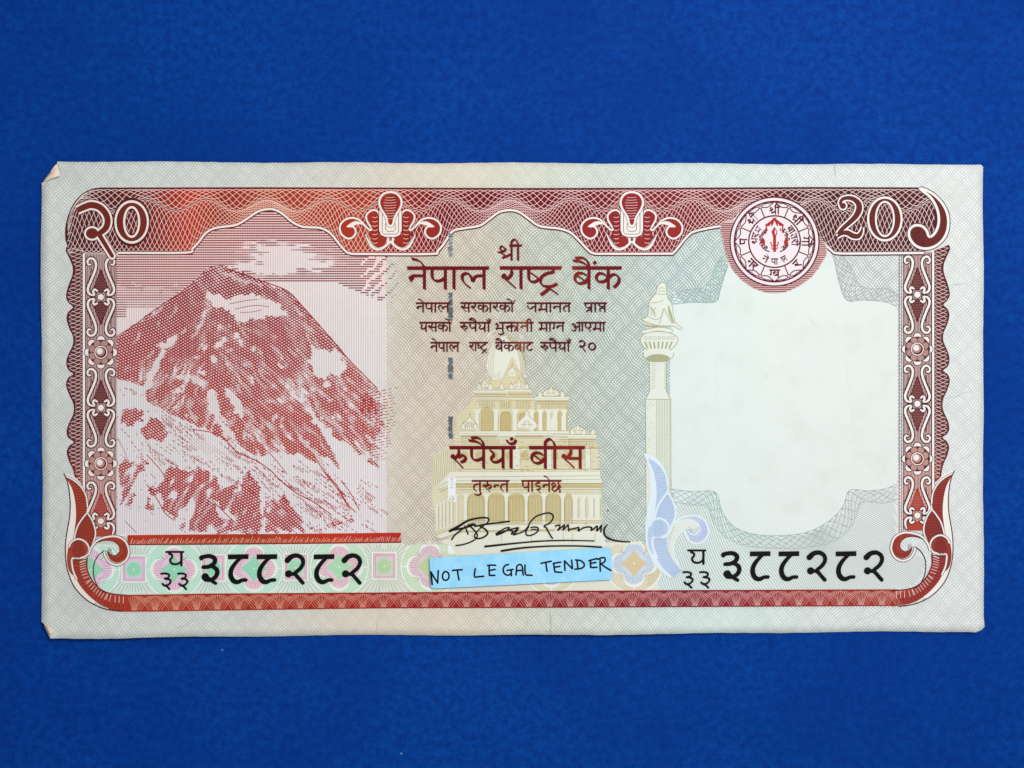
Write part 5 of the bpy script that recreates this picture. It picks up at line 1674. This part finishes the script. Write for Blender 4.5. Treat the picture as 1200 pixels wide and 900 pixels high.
# ------------------------------------------------------------------ Devanagari lettering
# strokes on a body 10 high: 0 is the head line, 10 the foot of the stems
b = 'bulb'
GL = {
    'na': (9.3, [[(7.6, 0), (7.6, 10)], [(7.6, 3.7), (4.5, 3.6), (2.2, 3.7)]], [(2.0, 4.6, 1.5)], [[(1.0, 4.2), (1.9, 6.4)]], 7.6),
    'pa': (9.4, [[(1.7, 0), (1.7, 3.6), (2.3, 5.4), (4.0, 6.1), (5.8, 5.7), (7.5, 4.7)], [(7.5, 0), (7.5, 10)]], [], [], 7.5),
    'pra': (9.4, [[(1.7, 0), (1.7, 3.2), (2.6, 4.7), (4.4, 5.0), (7.5, 4.2)], [(7.5, 0), (7.5, 10)], [(7.4, 6.2), (5, 7.4), (2.4, 9.4)]], [], [], 7.5),
    'aa': (4.0, [[(1.9, 0), (1.9, 10)]], [], [], 1.9),
    'la': (13.0, [[(5.4, 9.6), (3.2, 7.8), (1.7, 5.6), (1.7, 3.4), (3.3, 2.5), (5.0, 3.3), (5.6, 5.0)], [(6.2, 5.6), (7.3, 4.1), (9.0, 3.6), (11.1, 3.7)], [(11.1, 0), (11.1, 10)]], [(6.3, 5.5, 1.4)], [], 11.1),
    'ra': (7.4, [[(4.7, 0.2), (5.3, 1.6), (5.0, 3.3), (3.6, 4.9), (2.2, 5.3)], [(2.2, 5.2), (4.6, 7.2), (7.2, 9.7)]], [(1.9, 3.9, 1.5)], [], 4.5),
    'ru': (9.0, [[(4.0, 0.2), (4.6, 1.6), (4.3, 3.3), (3.0, 4.9), (1.9, 5.2)], [(1.9, 5.2), (4.2, 7.2), (6.6, 9.9)], [(4.2, 4.9), (6.0, 3.7), (7.7, 4.4), (7.4, 6.2), (5.4, 7.0)]], [(1.6, 4.2, 1.3)], [], 4.5),
    'shtra': (15.4, [[(1.3, 0), (1.3, 4.4), (2.0, 6.2), (3.8, 6.6), (6.0, 5.4)], [(1.4, 1.9), (3.6, 3.4), (5.8, 5.2)], [(11.9, 0), (11.9, 1.9), (9.6, 2.5), (7.2, 4.0), (6.4, 6.2), (7.3, 8.2), (9.4, 8.8), (11.6, 8.6), (13.8, 7.4)],
                      [(10.3, 9.6), (8.6, 11.2), (6.6, 12.8)], [(10.3, 9.6), (12.2, 11.0), (14.2, 12.6)]], [], [], 11.9),
    'ba': (9.6, [[(6.6, 3.6), (4.6, 2.5), (2.4, 2.7), (1.3, 4.4), (1.7, 6.4), (3.6, 7.4), (5.8, 6.7), (7.0, 5.0)], [(2.2, 3.6), (4.2, 5.0), (6.0, 6.6)], [(7.5, 0), (7.5, 10)]], [], [], 7.5),
    'ka': (12.2, [[(6.4, 4.9), (4.8, 3.1), (2.6, 2.6), (1.3, 4.0), (1.6, 6.0), (3.6, 6.6), (5.4, 5.9), (6.6, 4.6), (8.4, 3.2), (10.2, 3.4), (11.4, 5.4), (10.6, 7.6), (9.0, 9.2)], [(6.5, 0), (6.5, 10)]], [], [], 6.5),
    'sa': (11.0, [[(4.6, 0.2), (5.0, 1.8), (4.3, 3.6), (2.9, 4.9), (1.9, 5.2)], [(1.9, 5.2), (4.4, 7.4), (6.6, 9.8)], [(3.6, 5.1), (9.2, 5.1)], [(9.2, 0), (9.2, 10)]], [(1.7, 4.0, 1.3)], [], 9.2),
    'ta': (8.8, [[(7.0, 3.2), (4.6, 2.9), (2.4, 4.1), (1.8, 6.4), (2.6, 8.2), (4.2, 9.6)], [(7.0, 0), (7.0, 10)]], [], [], 7.0),
    'ja': (10.6, [[(0.8, 2.6), (1.4, 4.8), (3.2, 6.2), (5.2, 5.6), (5.8, 4.0), (8.6, 3.9)], [(8.6, 0), (8.6, 10)]], [], [], 8.6),
    'ma': (10.6, [[(3.6, 0), (3.4, 6.0)], [(0.8, 6.9), (8.8, 6.7)], [(8.8, 0), (8.8, 10)]], [(2.2, 7.2, 1.7)], [], 8.8),
    'ya': (9.4, [[(1.0, 1.4), (2.6, 2.2), (2.9, 3.8), (1.9, 5.0), (2.2, 6.6), (4.0, 7.0), (5.8, 6.4), (7.5, 5.0)], [(7.5, 0), (7.5, 10)]], [], [], 7.5),
    'bha': (9.8, [[(1.2, 1.4), (2.6, 1.3), (3.2, 2.8), (2.6, 6.2)], [(2.2, 6.5), (8.0, 6.4)], [(8.0, 0), (8.0, 10)]], [(2.0, 6.5, 1.3), (1.4, 1.9, 1.0)], [], 8.0),
    'hga': (4.2, [[(2.4, 0), (2.4, 4.4), (1.8, 6.4)]], [(1.8, 6.2, 1.3)], [], 2.4),
    'aaa': (14.0, [[(0.8, 2.4), (2.8, 1.4), (4.6, 2.6), (3.0, 4.8)], [(3.0, 4.8), (5.2, 6.2), (4.4, 8.8), (2.2, 9.2), (0.2, 7.4)], [(3.8, 5.0), (9.0, 4.4)], [(9.2, 0), (9.2, 10)], [(12.4, 0), (12.4, 10)]], [], [], 12.4),
    'e': (9.8, [[(2.0, 0), (2.0, 3.6), (3.0, 5.6), (5.6, 6.0), (7.6, 4.6)], [(7.6, 0), (7.6, 5.0), (5.6, 6.4), (8.0, 10.2)]], [], [], 7.6),
    'i': (8.2, [[(5.4, 0), (5.4, 1.6), (2.6, 2.2), (1.8, 3.8), (3.2, 4.9), (5.6, 4.7), (6.4, 6.4), (5.0, 7.8), (2.8, 7.6)], [(2.8, 7.8), (4.8, 9.2), (6.8, 11.4)]], [], [], 5.4),
    'cha': (11.0, [[(4.4, 4.8), (1.8, 4.6), (1.3, 2.8), (3.0, 1.9), (4.8, 2.8), (4.2, 5.2), (1.8, 6.4), (1.8, 8.6), (4.4, 9.4), (6.8, 7.6), (8.2, 4.6), (9.6, 4.0), (9.8, 6.0), (7.6, 6.6), (9.6, 8.2), (9.2, 11)], [(8.0, 0), (8.0, 3.2)]], [], [], 8.0),
    'hna': (5.2, [[(1.6, 4.0), (5.4, 4.0)]], [(1.8, 4.8, 1.3)], [[(1.0, 4.6), (1.9, 6.4)]], 3.0),
    'pta': (9.4, [[(1.8, 0), (1.8, 2.2), (3.0, 3.6), (7.4, 3.4)], [(7.4, 5.8), (4.2, 5.6), (2.4, 6.6), (3.2, 9.4)], [(7.4, 0), (7.4, 10)]], [], [], 7.4),
    'kta': (15.2, [[(6.6, 4.6), (4.4, 4.4), (2.8, 5.6), (3.0, 7.4), (4.6, 9.4)], [(1.4, 4.6), (6.8, 3.2)], [(7.0, 0), (7.0, 10)], [(7.0, 5.2), (9.0, 3.4), (11.0, 4.4), (11.4, 7.0), (9.8, 9.2)], [(12.8, 0), (12.8, 10)]], [], [], 12.8),
    'tta': (8.2, [[(5.0, 0), (5.0, 1.8), (2.8, 2.8), (1.6, 5.0), (2.2, 7.6), (4.2, 8.8), (6.4, 8.4), (7.4, 7.0)]], [], [], 5.0),
    'shra': (11.0, [[(4.6, 2.2), (3.4, 0.6), (1.9, 1.0), (1.9, 2.8), (3.6, 3.6), (5.2, 2.6), (4.4, 1.4)], [(4.6, 3.4), (2.6, 4.4), (0.2, 4.6)], [(1.9, 4.8), (4.4, 6.4), (6.2, 7.6)], [(9.0, 5.6), (6.2, 7.0), (3.0, 8.4)], [(9.0, 0), (9.0, 10)]], [], [], 9.0),
    'd2': (8.0, [[(1.0, 1.4), (2.8, 0.2), (5.0, 0.8), (5.9, 2.8), (5.0, 4.8), (3.2, 5.8)], [(3.2, 5.8), (4.8, 7.8), (6.6, 10.6)]], [(2.2, 5.5, 1.3)], [], 3.0),
    'd0': (8.6, [[(4.2, 2.2), (2.2, 3.4), (1.5, 5.6), (2.4, 7.8), (4.4, 8.6), (6.6, 7.4), (7.2, 5.2), (6.2, 3.0), (4.2, 2.2)]], [], [], 3.0),
    'gap': (6.0, [], [], [], 3.0),
}
NOHEAD = {'d2', 'd0', 'gap', 'hga0'}
MATRA = {
    'E': [[(-5.6, -4.4), (-3.2, -3.8), (-1.2, -2.4), (0.0, -0.2)]],
    'AI': [[(-6.0, -4.6), (-2.8, -4.7), (-0.6, -3.0), (0.2, -0.2)], [(-7.2, -3.4), (-4.0, -3.0), (-1.6, -1.8), (-0.1, -0.1)]],
    'U': [[(0.0, 9.4), (0.8, 11.2), (-0.6, 12.8), (-3.2, 12.8), (-4.8, 11.6)]],
    'CB': [[(-2.0, -3.8), (-1.2, -2.3), (0.4, -1.8), (1.8, -2.4), (2.4, -3.8)]],
}


def word(ink, toks, x0, x1, y, u, mat, nibk=1.0, head=True, tf=None):
    tot = sum(GL[t][0] if t in GL else (4.6 if t == 'II' else 0) for t in toks)
    sx = (x1 - x0) / tot
    nib = np.array([0.62 * sx + 0.52 * u * 0.45, 0.86 * u]) * nibk * 0.92
    th = 0.62 * u * nibk
    F = tf if tf else (lambda p: p)
    pen = x0
    stem = x0
    hs = None
    heads = []
    def st(pts, w=1.0):
        q = cat([(px, py) for px, py in pts], 5 if len(pts) > 2 else 1)
        ink.pen(F(q), nib * w, th * w, mat)
    for t in toks:
        if t in GL:
            adv, strokes, bulbs, extra, sm = GL[t]
            for s in strokes + extra:
                st([(pen + px * sx, y + py * u) for px, py in s])
            for bx, by, r in bulbs:
                c = F(np.array([(pen + bx * sx, y + by * u)]))[0]
                ink.disc(c[0], c[1], r * u * 0.86 * nibk, mat, n=14)
            stem = pen + sm * sx
            if t not in NOHEAD:
                a = pen - (0.1 * sx)
                if t == 'bha':
                    a = pen + 4.2 * sx
                if t == 'aaa':
                    a = pen + 5.6 * sx
                if t == 'shra':
                    a = pen + 7.4 * sx
                heads.append((a, pen + (adv + 0.1) * sx))
            pen += adv * sx
        elif t == 'II':
            ns = pen + 2.2 * sx
            st([(ns, y), (ns, y + 10 * u)])
            st([(stem, y), (stem + 0.1 * sx, y - 2.6 * u), (stem + 2.0 * sx, y - 4.0 * u), (ns - 0.6 * sx, y - 2.6 * u), (ns + 0.4 * sx, y + 0.2 * u)])
            heads.append((pen, pen + 4.6 * sx))
            stem = ns
            pen += 4.6 * sx
        elif t == 'AN':
            c = F(np.array([(stem + 2.6 * sx, y - 2.4 * u)]))[0]
            ink.disc(c[0], c[1], 1.15 * u, mat, n=4)
        else:
            for s in MATRA[t]:
                st([(stem + px * sx, y + py * u) for px, py in s])
            if t == 'CB':
                c = F(np.array([(stem + 0.3 * sx, y - 4.2 * u)]))[0]
                ink.disc(c[0], c[1], 0.9 * u, mat, n=12)
    if head and heads:
        # join touching pieces of head line
        heads.sort()
        cur = list(heads[0])
        done = []
        for a, c in heads[1:]:
            if a <= cur[1] + 0.3 * sx:
                cur[1] = max(cur[1], c)
            else:
                done.append(cur)
                cur = [a, c]
        done.append(cur)
        for a, c in done:
            h = 0.84 * u * nibk
            ink.poly(F(np.array([(a, y - h), (c + 0.3 * u, y - h), (c, y + h), (a + 0.3 * u, y + h)])), mat)


def text_part(name, items, mat, level, **kw):
    k = Ink(level)
    for it in items:
        word(k, it[0].split(), it[1], it[2], it[3], it[4], mat, **kw)
    return k.build(name, NOTE)


text_part('title_text', [('shra II', 583.5, 611.5, 288.0, 1.75), ('na E pa aa la', 477.5, 572.5, 314.4, 2.48), ('ra aa shtra', 585.8, 657.5, 314.2, 2.48), ('ba AI AN ka', 670.5, 727.8, 314.2, 2.48)], 'text', 0.0120)
text_part('promise_text', [
    ('na E pa aa la', 487.8, 527, 355.4, 1.08), ('sa ra ka aa ra ka aa E AN', 539.6, 602.5, 355.2, 1.08), ('ja ma aa na ta', 617.5, 669, 355.4, 1.06), ('pra aa pta', 684.2, 711, 355.4, 1.06),
    ('ya sa ka aa E', 492, 529.5, 378.2, 1.06), ('ru pa AI ya aa CB', 539, 575, 378.2, 1.06), ('bha U kta na II', 580, 625.5, 378.2, 1.06), ('ma aa hga na', 631, 661.5, 378.2, 1.04), ('aaa e ma aa', 669.5, 709.5, 378.2, 1.04),
    ('na E pa aa la', 504.5, 538.5, 401.6, 1.06), ('ra aa shtra', 550, 572, 401.6, 0.98), ('ba AI AN ka ba aa tta', 580.5, 624.5, 401.6, 1.02), ('ru pa AI ya aa CB', 633, 668.5, 401.6, 1.04), ('d2 d0', 677.5, 699.5, 399.2, 1.25)], 'tiny', 0.0120, nibk=1.14)
text_part('value_text', [('ru pa AI ya aa CB', 527, 604, 524.4, 2.44), ('ba II sa', 620, 684.5, 524.4, 2.48)], 'text', 0.0120)
text_part('payment_text', [('ta U ru hna ta', 553, 596.8, 563.3, 1.28), ('pa aa i na E cha', 611, 657.8, 563.3, 1.28)], 'text', 0.0120)

# ------------------------------------------------------------------ emblem
E_ = Ink(0.0076)
ex, ey = 907.2, 283.4
hb = [(845, 262), (846, 280), (850, 298), (858, 316), (872, 331), (888, 340), (905, 343.6), (922, 341.5), (940, 333), (955, 320), (964, 306), (969, 293), (957, 275), (920, 270), (868, 258)]
E_.poly(cat(hb, 3, True), 'halo')
y = 262.5
hc = cat(hb, 3, True)
while y < 344:
    x = np.arange(843, 972, 1.5)
    ok = in_poly(x, np.full(x.shape, y), hc)
    runs(E_, np.stack([x, np.full(x.shape, y)], 1), np.where(ok, 1.15, 0), 'haloL')
    y += 2.2
E_.tick()
E_.disc(ex, ey, 52.8, 'emb', n=64)
E_.disc(ex, ey, 51.2, 'embW', n=64)
E_.ring(ex, ey, 47.0, 1.8, 'emb', n=72)
E_.ring(ex, ey, 30.2, 1.7, 'emb', n=64)
for k in range(8):
    a = k * PI / 4 + PI / 8
    d = lambda r, da=0.0: (ex + r * math.cos(a + da), ey + r * math.sin(a + da))
    E_.ribbon([d(30.5), d(41.5)], 1.3, 'emb')
    h = PI / 8
    for s in (-1, 1):
        E_.ribbon(cat([d(44.2), d(45.6, s * 0.14), d(45.3, s * 0.27), d(46.8, s * h)], 5), 1.1, 'emb')
        E_.ribbon(cat([d(43.6), d(41.0, s * 0.17), d(43.2, s * 0.29), d(46.8, s * h)], 5), 1.2, 'emb')
    E_.disc(*d(43.6), 2.3, 'emb', n=14)
    E_.disc(*d(43.6), 1.5, 'halo', n=14)


def rot_tf(cx, cy, ang):
    c, s = math.cos(ang), math.sin(ang)
    def F(p):
        p = np.asarray(p, float)
        x, y = p[:, 0], p[:, 1]
        return np.stack([cx + x * c - y * s, cy + x * s + y * c], 1)
    return F


pet = ['shra II', 'shra II', 'ga0 aa aa', 'ta', 'ba', 'na ra', 'pa', 'shra II']
pet = ['shra II', 'shra II', 'hga aa aa E', 'ra', 'hga ba', 'na ra', 'pa', 'shra II']
for k, tk in enumerate(pet):
    a = -PI / 2 + k * PI / 4
    cx, cy = ex + 36.8 * math.cos(a), ey + 36.8 * math.sin(a)
    rotn = a + PI / 2 if k not in (3, 4, 5) else a - PI / 2
    hw = 6.2 if ' ' in tk else 3.8
    word(E_, tk.split(), -hw, hw, -3.4, 0.84, 'emb', nibk=1.35, tf=rot_tf(cx, cy, rotn))
for tk, a, hw in (('na E', 118, 3.4), ('pa aa', 90, 4.0), ('la', 62, 3.4)):
    a = math.radians(a)
    word(E_, tk.split(), -hw, hw, -2.6, 0.68, 'emb', nibk=1.25, tf=rot_tf(ex + 22.8 * math.cos(a), ey + 22.8 * math.sin(a), a - PI / 2))
for tk, a, hw in (('bha', 216, 3.6), ('ra', 198, 3.2), ('shra', 182, 3.8), ('ba aa', 324, 4.4), ('ta', 344, 3.2), ('ra II', 2, 4.2)):
    a = math.radians(a)
    word(E_, tk.split(), -hw, hw, -2.6, 0.68, 'emb', nibk=1.25, tf=rot_tf(ex + 24.0 * math.cos(a), ey + 24.0 * math.sin(a), a + PI / 2))
# centre: sword, wreath and parasol
E_.poly([(ex, ey - 28), (ex + 5, ey - 24), (ex + 11, ey - 19.5), (ex + 7.5, ey - 19.5), (ex + 4.5, ey - 22), (ex + 3.4, ey - 17), (ex, ey - 24.5), (ex - 3.4, ey - 17), (ex - 4.5, ey - 22), (ex - 7.5, ey - 19.5), (ex - 11, ey - 19.5), (ex - 5, ey - 24)], 'embR')
E_.ribbon([(ex - 2.4, ey - 28.4), (ex, ey - 26.6), (ex + 2.4, ey - 28.4)], 1.0, 'embR')
E_.poly([(ex - 0.2, ey - 17.5), (ex + 3.4, ey - 11.5), (ex + 1.8, ey - 6), (ex + 1.6, ey - 2), (ex - 1.6, ey - 2), (ex - 1.8, ey - 6), (ex - 3.6, ey - 11.5)], 'embR')
E_.poly([(ex + 0.2, ey - 14.5), (ex + 2.2, ey - 11.3), (ex + 0.6, ey - 7.5), (ex + 0.2, ey - 10.5)], 'embW')
E_.ribbon([(ex, ey - 3), (ex, ey + 10.5)], 3.4, 'embR')
for s in (-1, 1):
    E_.ribbon(cat([(ex + s * 10, ey - 20), (ex + s * 9.5, ey - 15), (ex + s * 11, ey - 10)], 4), 1.6, 'embR')
    E_.poly([(ex + s * 4, ey - 21.5), (ex + s * 10.5, ey - 20.5), (ex + s * 8.0, ey - 17.8), (ex + s * 5.6, ey - 18.6)], 'embR')
    E_.ribbon(cat([(ex + s * 6, ey + 12), (ex + s * 12, ey + 9), (ex + s * 16, ey + 4)], 4), 1.3, 'emb')
for s in (-1, 1):
    E_.ribbon(cat([(ex, ey + 4), (ex + s * 3, ey + 4.8), (ex + s * 4.6, ey + 0.2)], 4), 1.3, 'embR')
    E_.ribbon(cat([(ex, ey + 8), (ex + s * 2.6, ey + 8.6), (ex + s * 3.6, ey + 6.2)], 4), 1.1, 'embR')
E_.disc(ex, ey + 11, 1.5, 'embR', n=10)
rr = random.Random(5)
for s in (-1, 1):
    for k in range(44):
        t = (k % 22) / 22
        x = ex + s * (9.0 + 7 * math.sin(t * PI) + rr.uniform(-2.0, 2.0))
        y = ey - 16 + t * 24 + rr.uniform(-1, 1)
        p = [(x, y), (x + rr.uniform(-1.8, 1.8), y + rr.uniform(0.6, 2.0)), (x + rr.uniform(-1.6, 1.6), y + rr.uniform(1.2, 2.8))]
        E_.ribbon(cat(p, 3), rr.uniform(0.7, 1.2), 'emb' if k % 3 else 'embR')
    E_.poly(cat([(ex + s * 11, ey + 0.5), (ex + s * 13, ey - 4), (ex + s * 15.5, ey - 1), (ex + s * 15, ey + 2), (ex + s * 12, ey + 3)], 3, True), 'embR')
emb = E_.build('emblem', NOTE)

# ------------------------------------------------------------------ serial numbers
def serial(dx, dy, dy2):
    root = bpy.data.objects.new('serial_number', None)
    COL.objects.link(root)
    root.parent = NOTE
    K = Ink(0.0130)
    def flush(name):
        K.build(name, root)
        K.__init__(0.0130)
    def rb(p, w, n=6, caps=True):
        K.ribbon(cat([(x + dx, y + dy) for x, y in p], n), np.asarray(w) * 1.1, 'black', caps=caps)
    def three(x0):
        rb([(x0 + 1.6, 654), (x0 + 1.8, 652.6), (x0 + 10, 651.2), (x0 + 15.4, 652.6), (x0 + 17.6, 656), (x0 + 15.6, 660.6), (x0 + 10, 663.6), (x0 + 3.6, 664.2)], [4.4, 4.4, 4.4, 4.6, 4.8, 4.6, 4.4, 4.0], caps=True)
        rb([(x0 + 13.4, 663.0), (x0 + 18.6, 666), (x0 + 20.2, 670.4), (x0 + 18, 675.6), (x0 + 12.4, 679), (x0 + 6, 679)], [3.6, 4.6, 4.8, 4.6, 4.2, 4.0])
        K.disc(x0 + 6 + dx, 675.6 + dy, 4.4, 'black')
        rb([(x0 + 9.6, 676.8), (x0 + 14.0, 680.4), (x0 + 18.2, 683.0)], 3.6)
    def eight(x0):
        K.poly([(x0 + dx, 649.4 + dy), (x0 + 24 + dx, 649.0 + dy), (x0 + 24 + dx, 654.6 + dy), (x0 + dx, 655 + dy)], 'black')
        rb([(x0 + 14.6, 653.6), (x0 + 8.6, 659.6), (x0 + 4.0, 667), (x0 + 3.4, 674.4), (x0 + 6.6, 680.2), (x0 + 11.4, 681.6), (x0 + 16.6, 679.4), (x0 + 21.0, 679.2)], [3.4, 4.2, 4.8, 5.2, 5.2, 4.6, 3.8, 3.8])
    def two(x0):
        rb([(x0 + 3.4, 656.2), (x0 + 8.2, 651.8), (x0 + 14.6, 650.6), (x0 + 20.0, 653.4), (x0 + 21.8, 659), (x0 + 18.8, 665.2), (x0 + 12.6, 670.6)], [6.2, 5.2, 4.6, 4.4, 4.2, 4.2, 4.0])
        K.disc(x0 + 4.8 + dx, 672.0 + dy, 4.2, 'black')
        rb([(x0 + 5, 671.8), (x0 + 12.4, 672.4)], 4.0)
        rb([(x0 + 12, 671.8), (x0 + 17, 677.6), (x0 + 21.4, 682.6)], 4.0)
    three(235.2)
    flush('digit')
    eight(267.8)
    flush('digit')
    eight(301.4)
    flush('digit')
    two(334.0)
    flush('digit')
    eight(368.2)
    flush('digit')
    two(400.6)
    flush('digit')
    # prefix
    def r2(p, w=2.0, n=5):
        K.ribbon(cat([(x + dx + 1.4, y + dy2) for x, y in p], n), w * 1.22, 'black', caps=True)
    K.poly([(193.2 + dx + 1.4, 645.2 + dy2), (215.2 + dx + 1.4, 645.2 + dy2), (215.2 + dx + 1.4, 647.4 + dy2), (193.2 + dx + 1.4, 647.4 + dy2)], 'black')
    r2([(197.6, 648.4), (200.6, 649.6), (201.0, 653), (198.8, 655.4), (200.4, 659.6), (205, 660.8), (209, 659.6), (212, 657)])
    r2([(212, 647), (212, 662)], 2.2)
    flush('letter')
    for x0 in (187.4, 207.0):
        r2([(x0 + 1, 671.8), (x0 + 6, 671.6), (x0 + 10, 673), (x0 + 9.4, 676.2), (x0 + 5, 677.6)], 1.9)
        r2([(x0 + 5, 677.6), (x0 + 10.6, 678.6), (x0 + 12, 681.4), (x0 + 9, 684.8), (x0 + 4.6, 685.6), (x0 + 2.4, 683.6)], 1.9)
        r2([(x0 + 4, 685), (x0 + 8, 687.2), (x0 + 10.6, 690)], 1.9)
        flush('digit')
    return root


serial(0, 0, 0)['label'] = 'left serial number over green rosettes'
serial(610.6, -3.5, -1.7)['label'] = 'right serial number under the blank window'

# ------------------------------------------------------------------ signature
SG = Ink(0.0130)


def sg(p, w=1.5):
    SG.ribbon(cat([(515 + x / 5.217, 590 + y / 5.217) for x, y in p], 6), np.asarray(w) * 1.12, 'pen', caps=True)


sg([(66, 166), (100, 148), (130, 130), (165, 108), (200, 95), (260, 85), (300, 90), (296, 112), (262, 140), (228, 172), (214, 198), (230, 212), (262, 208), (292, 188), (292, 168), (272, 150), (250, 140)], [3.0, 2.4, 1.8, 1.5, 1.4, 1.6, 1.9, 1.6])
sg([(76, 218), (96, 190), (126, 166), (160, 144), (200, 124), (220, 130)], 1.7)
sg([(74, 162), (140, 150), (190, 136), (216, 126)], 2.0)
sg([(156, 138), (166, 160), (176, 186)], 1.5)
sg([(178, 128), (212, 160), (232, 190), (220, 216), (186, 236), (140, 250), (102, 255)], 1.5)
sg([(218, 138), (290, 124), (360, 116), (426, 108)], 1.7)
sg([(346, 184), (370, 168), (402, 150), (428, 146), (404, 168), (366, 186), (348, 190), (384, 172), (430, 158), (478, 146)], 1.5)
sg([(420, 160), (446, 166), (440, 186), (462, 166), (484, 146), (466, 176), (452, 190), (486, 180), (516, 168), (540, 142), (556, 112), (590, 78), (626, 64), (664, 56), (690, 66), (694, 88), (674, 118), (640, 136), (652, 146), (664, 168), (680, 196), (691, 211)], 1.5)
sg([(546, 140), (530, 168), (532, 190), (556, 194), (584, 182), (604, 164), (600, 146), (578, 142), (560, 146)], 1.5)
sg([(560, 160), (580, 156), (596, 160)], 1.3)
sg([(708, 136), (730, 130), (736, 142), (722, 162), (742, 148), (764, 128), (760, 146), (754, 162), (772, 144), (786, 128), (788, 146), (792, 166)], 1.5)
sg([(798, 156), (828, 150), (852, 146), (848, 166), (874, 150), (906, 142), (930, 146), (926, 162), (944, 152), (962, 136), (964, 150), (962, 166), (978, 148), (990, 130), (988, 150), (986, 172)], 1.6)
sg([(1024, 128), (1008, 152), (1006, 182), (1022, 204), (1056, 220), (1110, 230), (1164, 233)], [1.2, 1.8, 2.0, 2.0, 1.8, 1.6, 1.2])
sg([(280, 261), (380, 250), (500, 238), (620, 228), (760, 224), (860, 225), (944, 227)], [2.2, 2.0, 1.6, 1.6, 1.4, 1.3, 1.3])
sg([(380, 288), (470, 274), (560, 265), (700, 258), (860, 258), (990, 265)], [2.2, 2.0, 1.8, 1.6, 1.6, 1.8])
SG.disc(712.2, 598, 0.9, 'pen', n=8)
SG.build('signature', NOTE)

# ------------------------------------------------------------------ paper strip glued across the note
def strip():
    q = [(503.6, 653.4), (530, 651.9), (570, 649.4), (620, 646.2), (680, 642.8), (712.6, 641.2), (715.0, 642.2), (716.8, 660), (717.0, 676.4), (714.6, 678.6), (690, 679.8), (640, 682.2), (590, 685.0), (540, 687.4), (508, 688.8), (505.2, 687.6), (504.4, 672)]
    bm = bmesh.new()
    z = TOP + 0.036
    c = [wx(p) for p in q]
    top = [bm.verts.new((x, y, z + 0.004)) for i, (x, y) in enumerate(c)]
    low = [bm.verts.new((v.co.x, v.co.y, v.co.z - 0.014)) for v in top]
    n = len(c)
    tris = tessellate_polygon([[Vector((x, y, 0)) for x, y in c]])
    for t in tris:
        f = bm.faces.new([top[k] for k in t])
    for i in range(n):
        bm.faces.new((low[i], low[(i + 1) % n], top[(i + 1) % n], top[i]))
    bmesh.ops.recalc_face_normals(bm, faces=bm.faces[:])
    me = bpy.data.meshes.new('paper_strip')
    bm.to_mesh(me)
    bm.free()
    me.materials.append(MAT['strip'])
    o = bpy.data.objects.new('paper_strip', me)
    COL.objects.link(o)
    o['label'] = 'light blue paper strip hand lettered NOT LEGAL TENDER, stuck below the signature'
    o['category'] = 'paper strip'
    L = Ink(0.0)
    L.z = z + 0.0050
    def s(*pts, w=2.05, n=5):
        L.ribbon(cat([(500 + x / 5.4545, 640 + y / 5.4545) for x, y in pts], n if len(pts) > 2 else 1), w, 'marker', caps=True)
    s((30, 162), (33, 200), (37, 240), w=2.3)
    s((28, 160), (50, 196), (72, 230))
    s((72, 231), (74, 190), (76, 152))
    s((118, 158), (104, 176), (106, 204), (124, 214), (142, 200), (142, 172), (126, 158), (112, 162))
    s((166, 151), (198, 148), (228, 146))
    s((198, 150), (202, 180), (208, 211))
    L.build('lettering', o)
    L.__init__(0.0)
    L.z = z + 0.0050
    s((312, 140), (307, 168), (308, 192), (332, 191), (366, 188), n=3)
    s((400, 122), (400, 152), (402, 182))
    s((390, 119), (414, 117), (441, 118))
    s((400, 151), (418, 148), (438, 144))
    s((402, 181), (418, 183), (436, 182))
    s((523, 113), (502, 120), (490, 140), (494, 166), (514, 181), (536, 174), (541, 154))
    s((514, 151), (532, 148), (552, 144))
    s((540, 150), (541, 168), (542, 184))
    s((571, 180), (574, 150), (578, 122), (600, 113), (611, 130), (614, 156), (617, 180), n=3)
    s((575, 153), (594, 151), (613, 150))
    s((628, 116), (628, 150), (634, 178), (652, 181), (673, 182), n=3)
    L.build('lettering', o)
    L.__init__(0.0)
    L.z = z + 0.0050
    s((730, 106), (762, 99), (796, 92))
    s((761, 101), (764, 128), (769, 156))
    s((812, 106), (814, 132), (819, 160))
    s((808, 106), (832, 102), (856, 98))
    s((816, 130), (832, 128), (850, 125))
    s((819, 160), (840, 162), (863, 163))
    s((883, 150), (881, 120), (880, 90))
    s((880, 90), (906, 116), (930, 140))
    s((930, 140), (928, 112), (925, 85))
    s((958, 86), (962, 110), (965, 138))
    s((950, 84), (980, 88), (1002, 104), (1004, 124), (984, 138), (946, 143))
    s((1046, 84), (1045, 108), (1047, 131))
    s((1036, 89), (1060, 82), (1086, 75))
    s((1046, 106), (1062, 103), (1080, 100))
    s((1046, 131), (1064, 132), (1087, 130))
    s((1107, 84), (1106, 120), (1108, 155))
    s((1090, 81), (1116, 70), (1136, 72), (1138, 90), (1122, 104), (1110, 108))
    s((1110, 108), (1140, 130), (1176, 151))
    L.build('lettering', o)


strip()
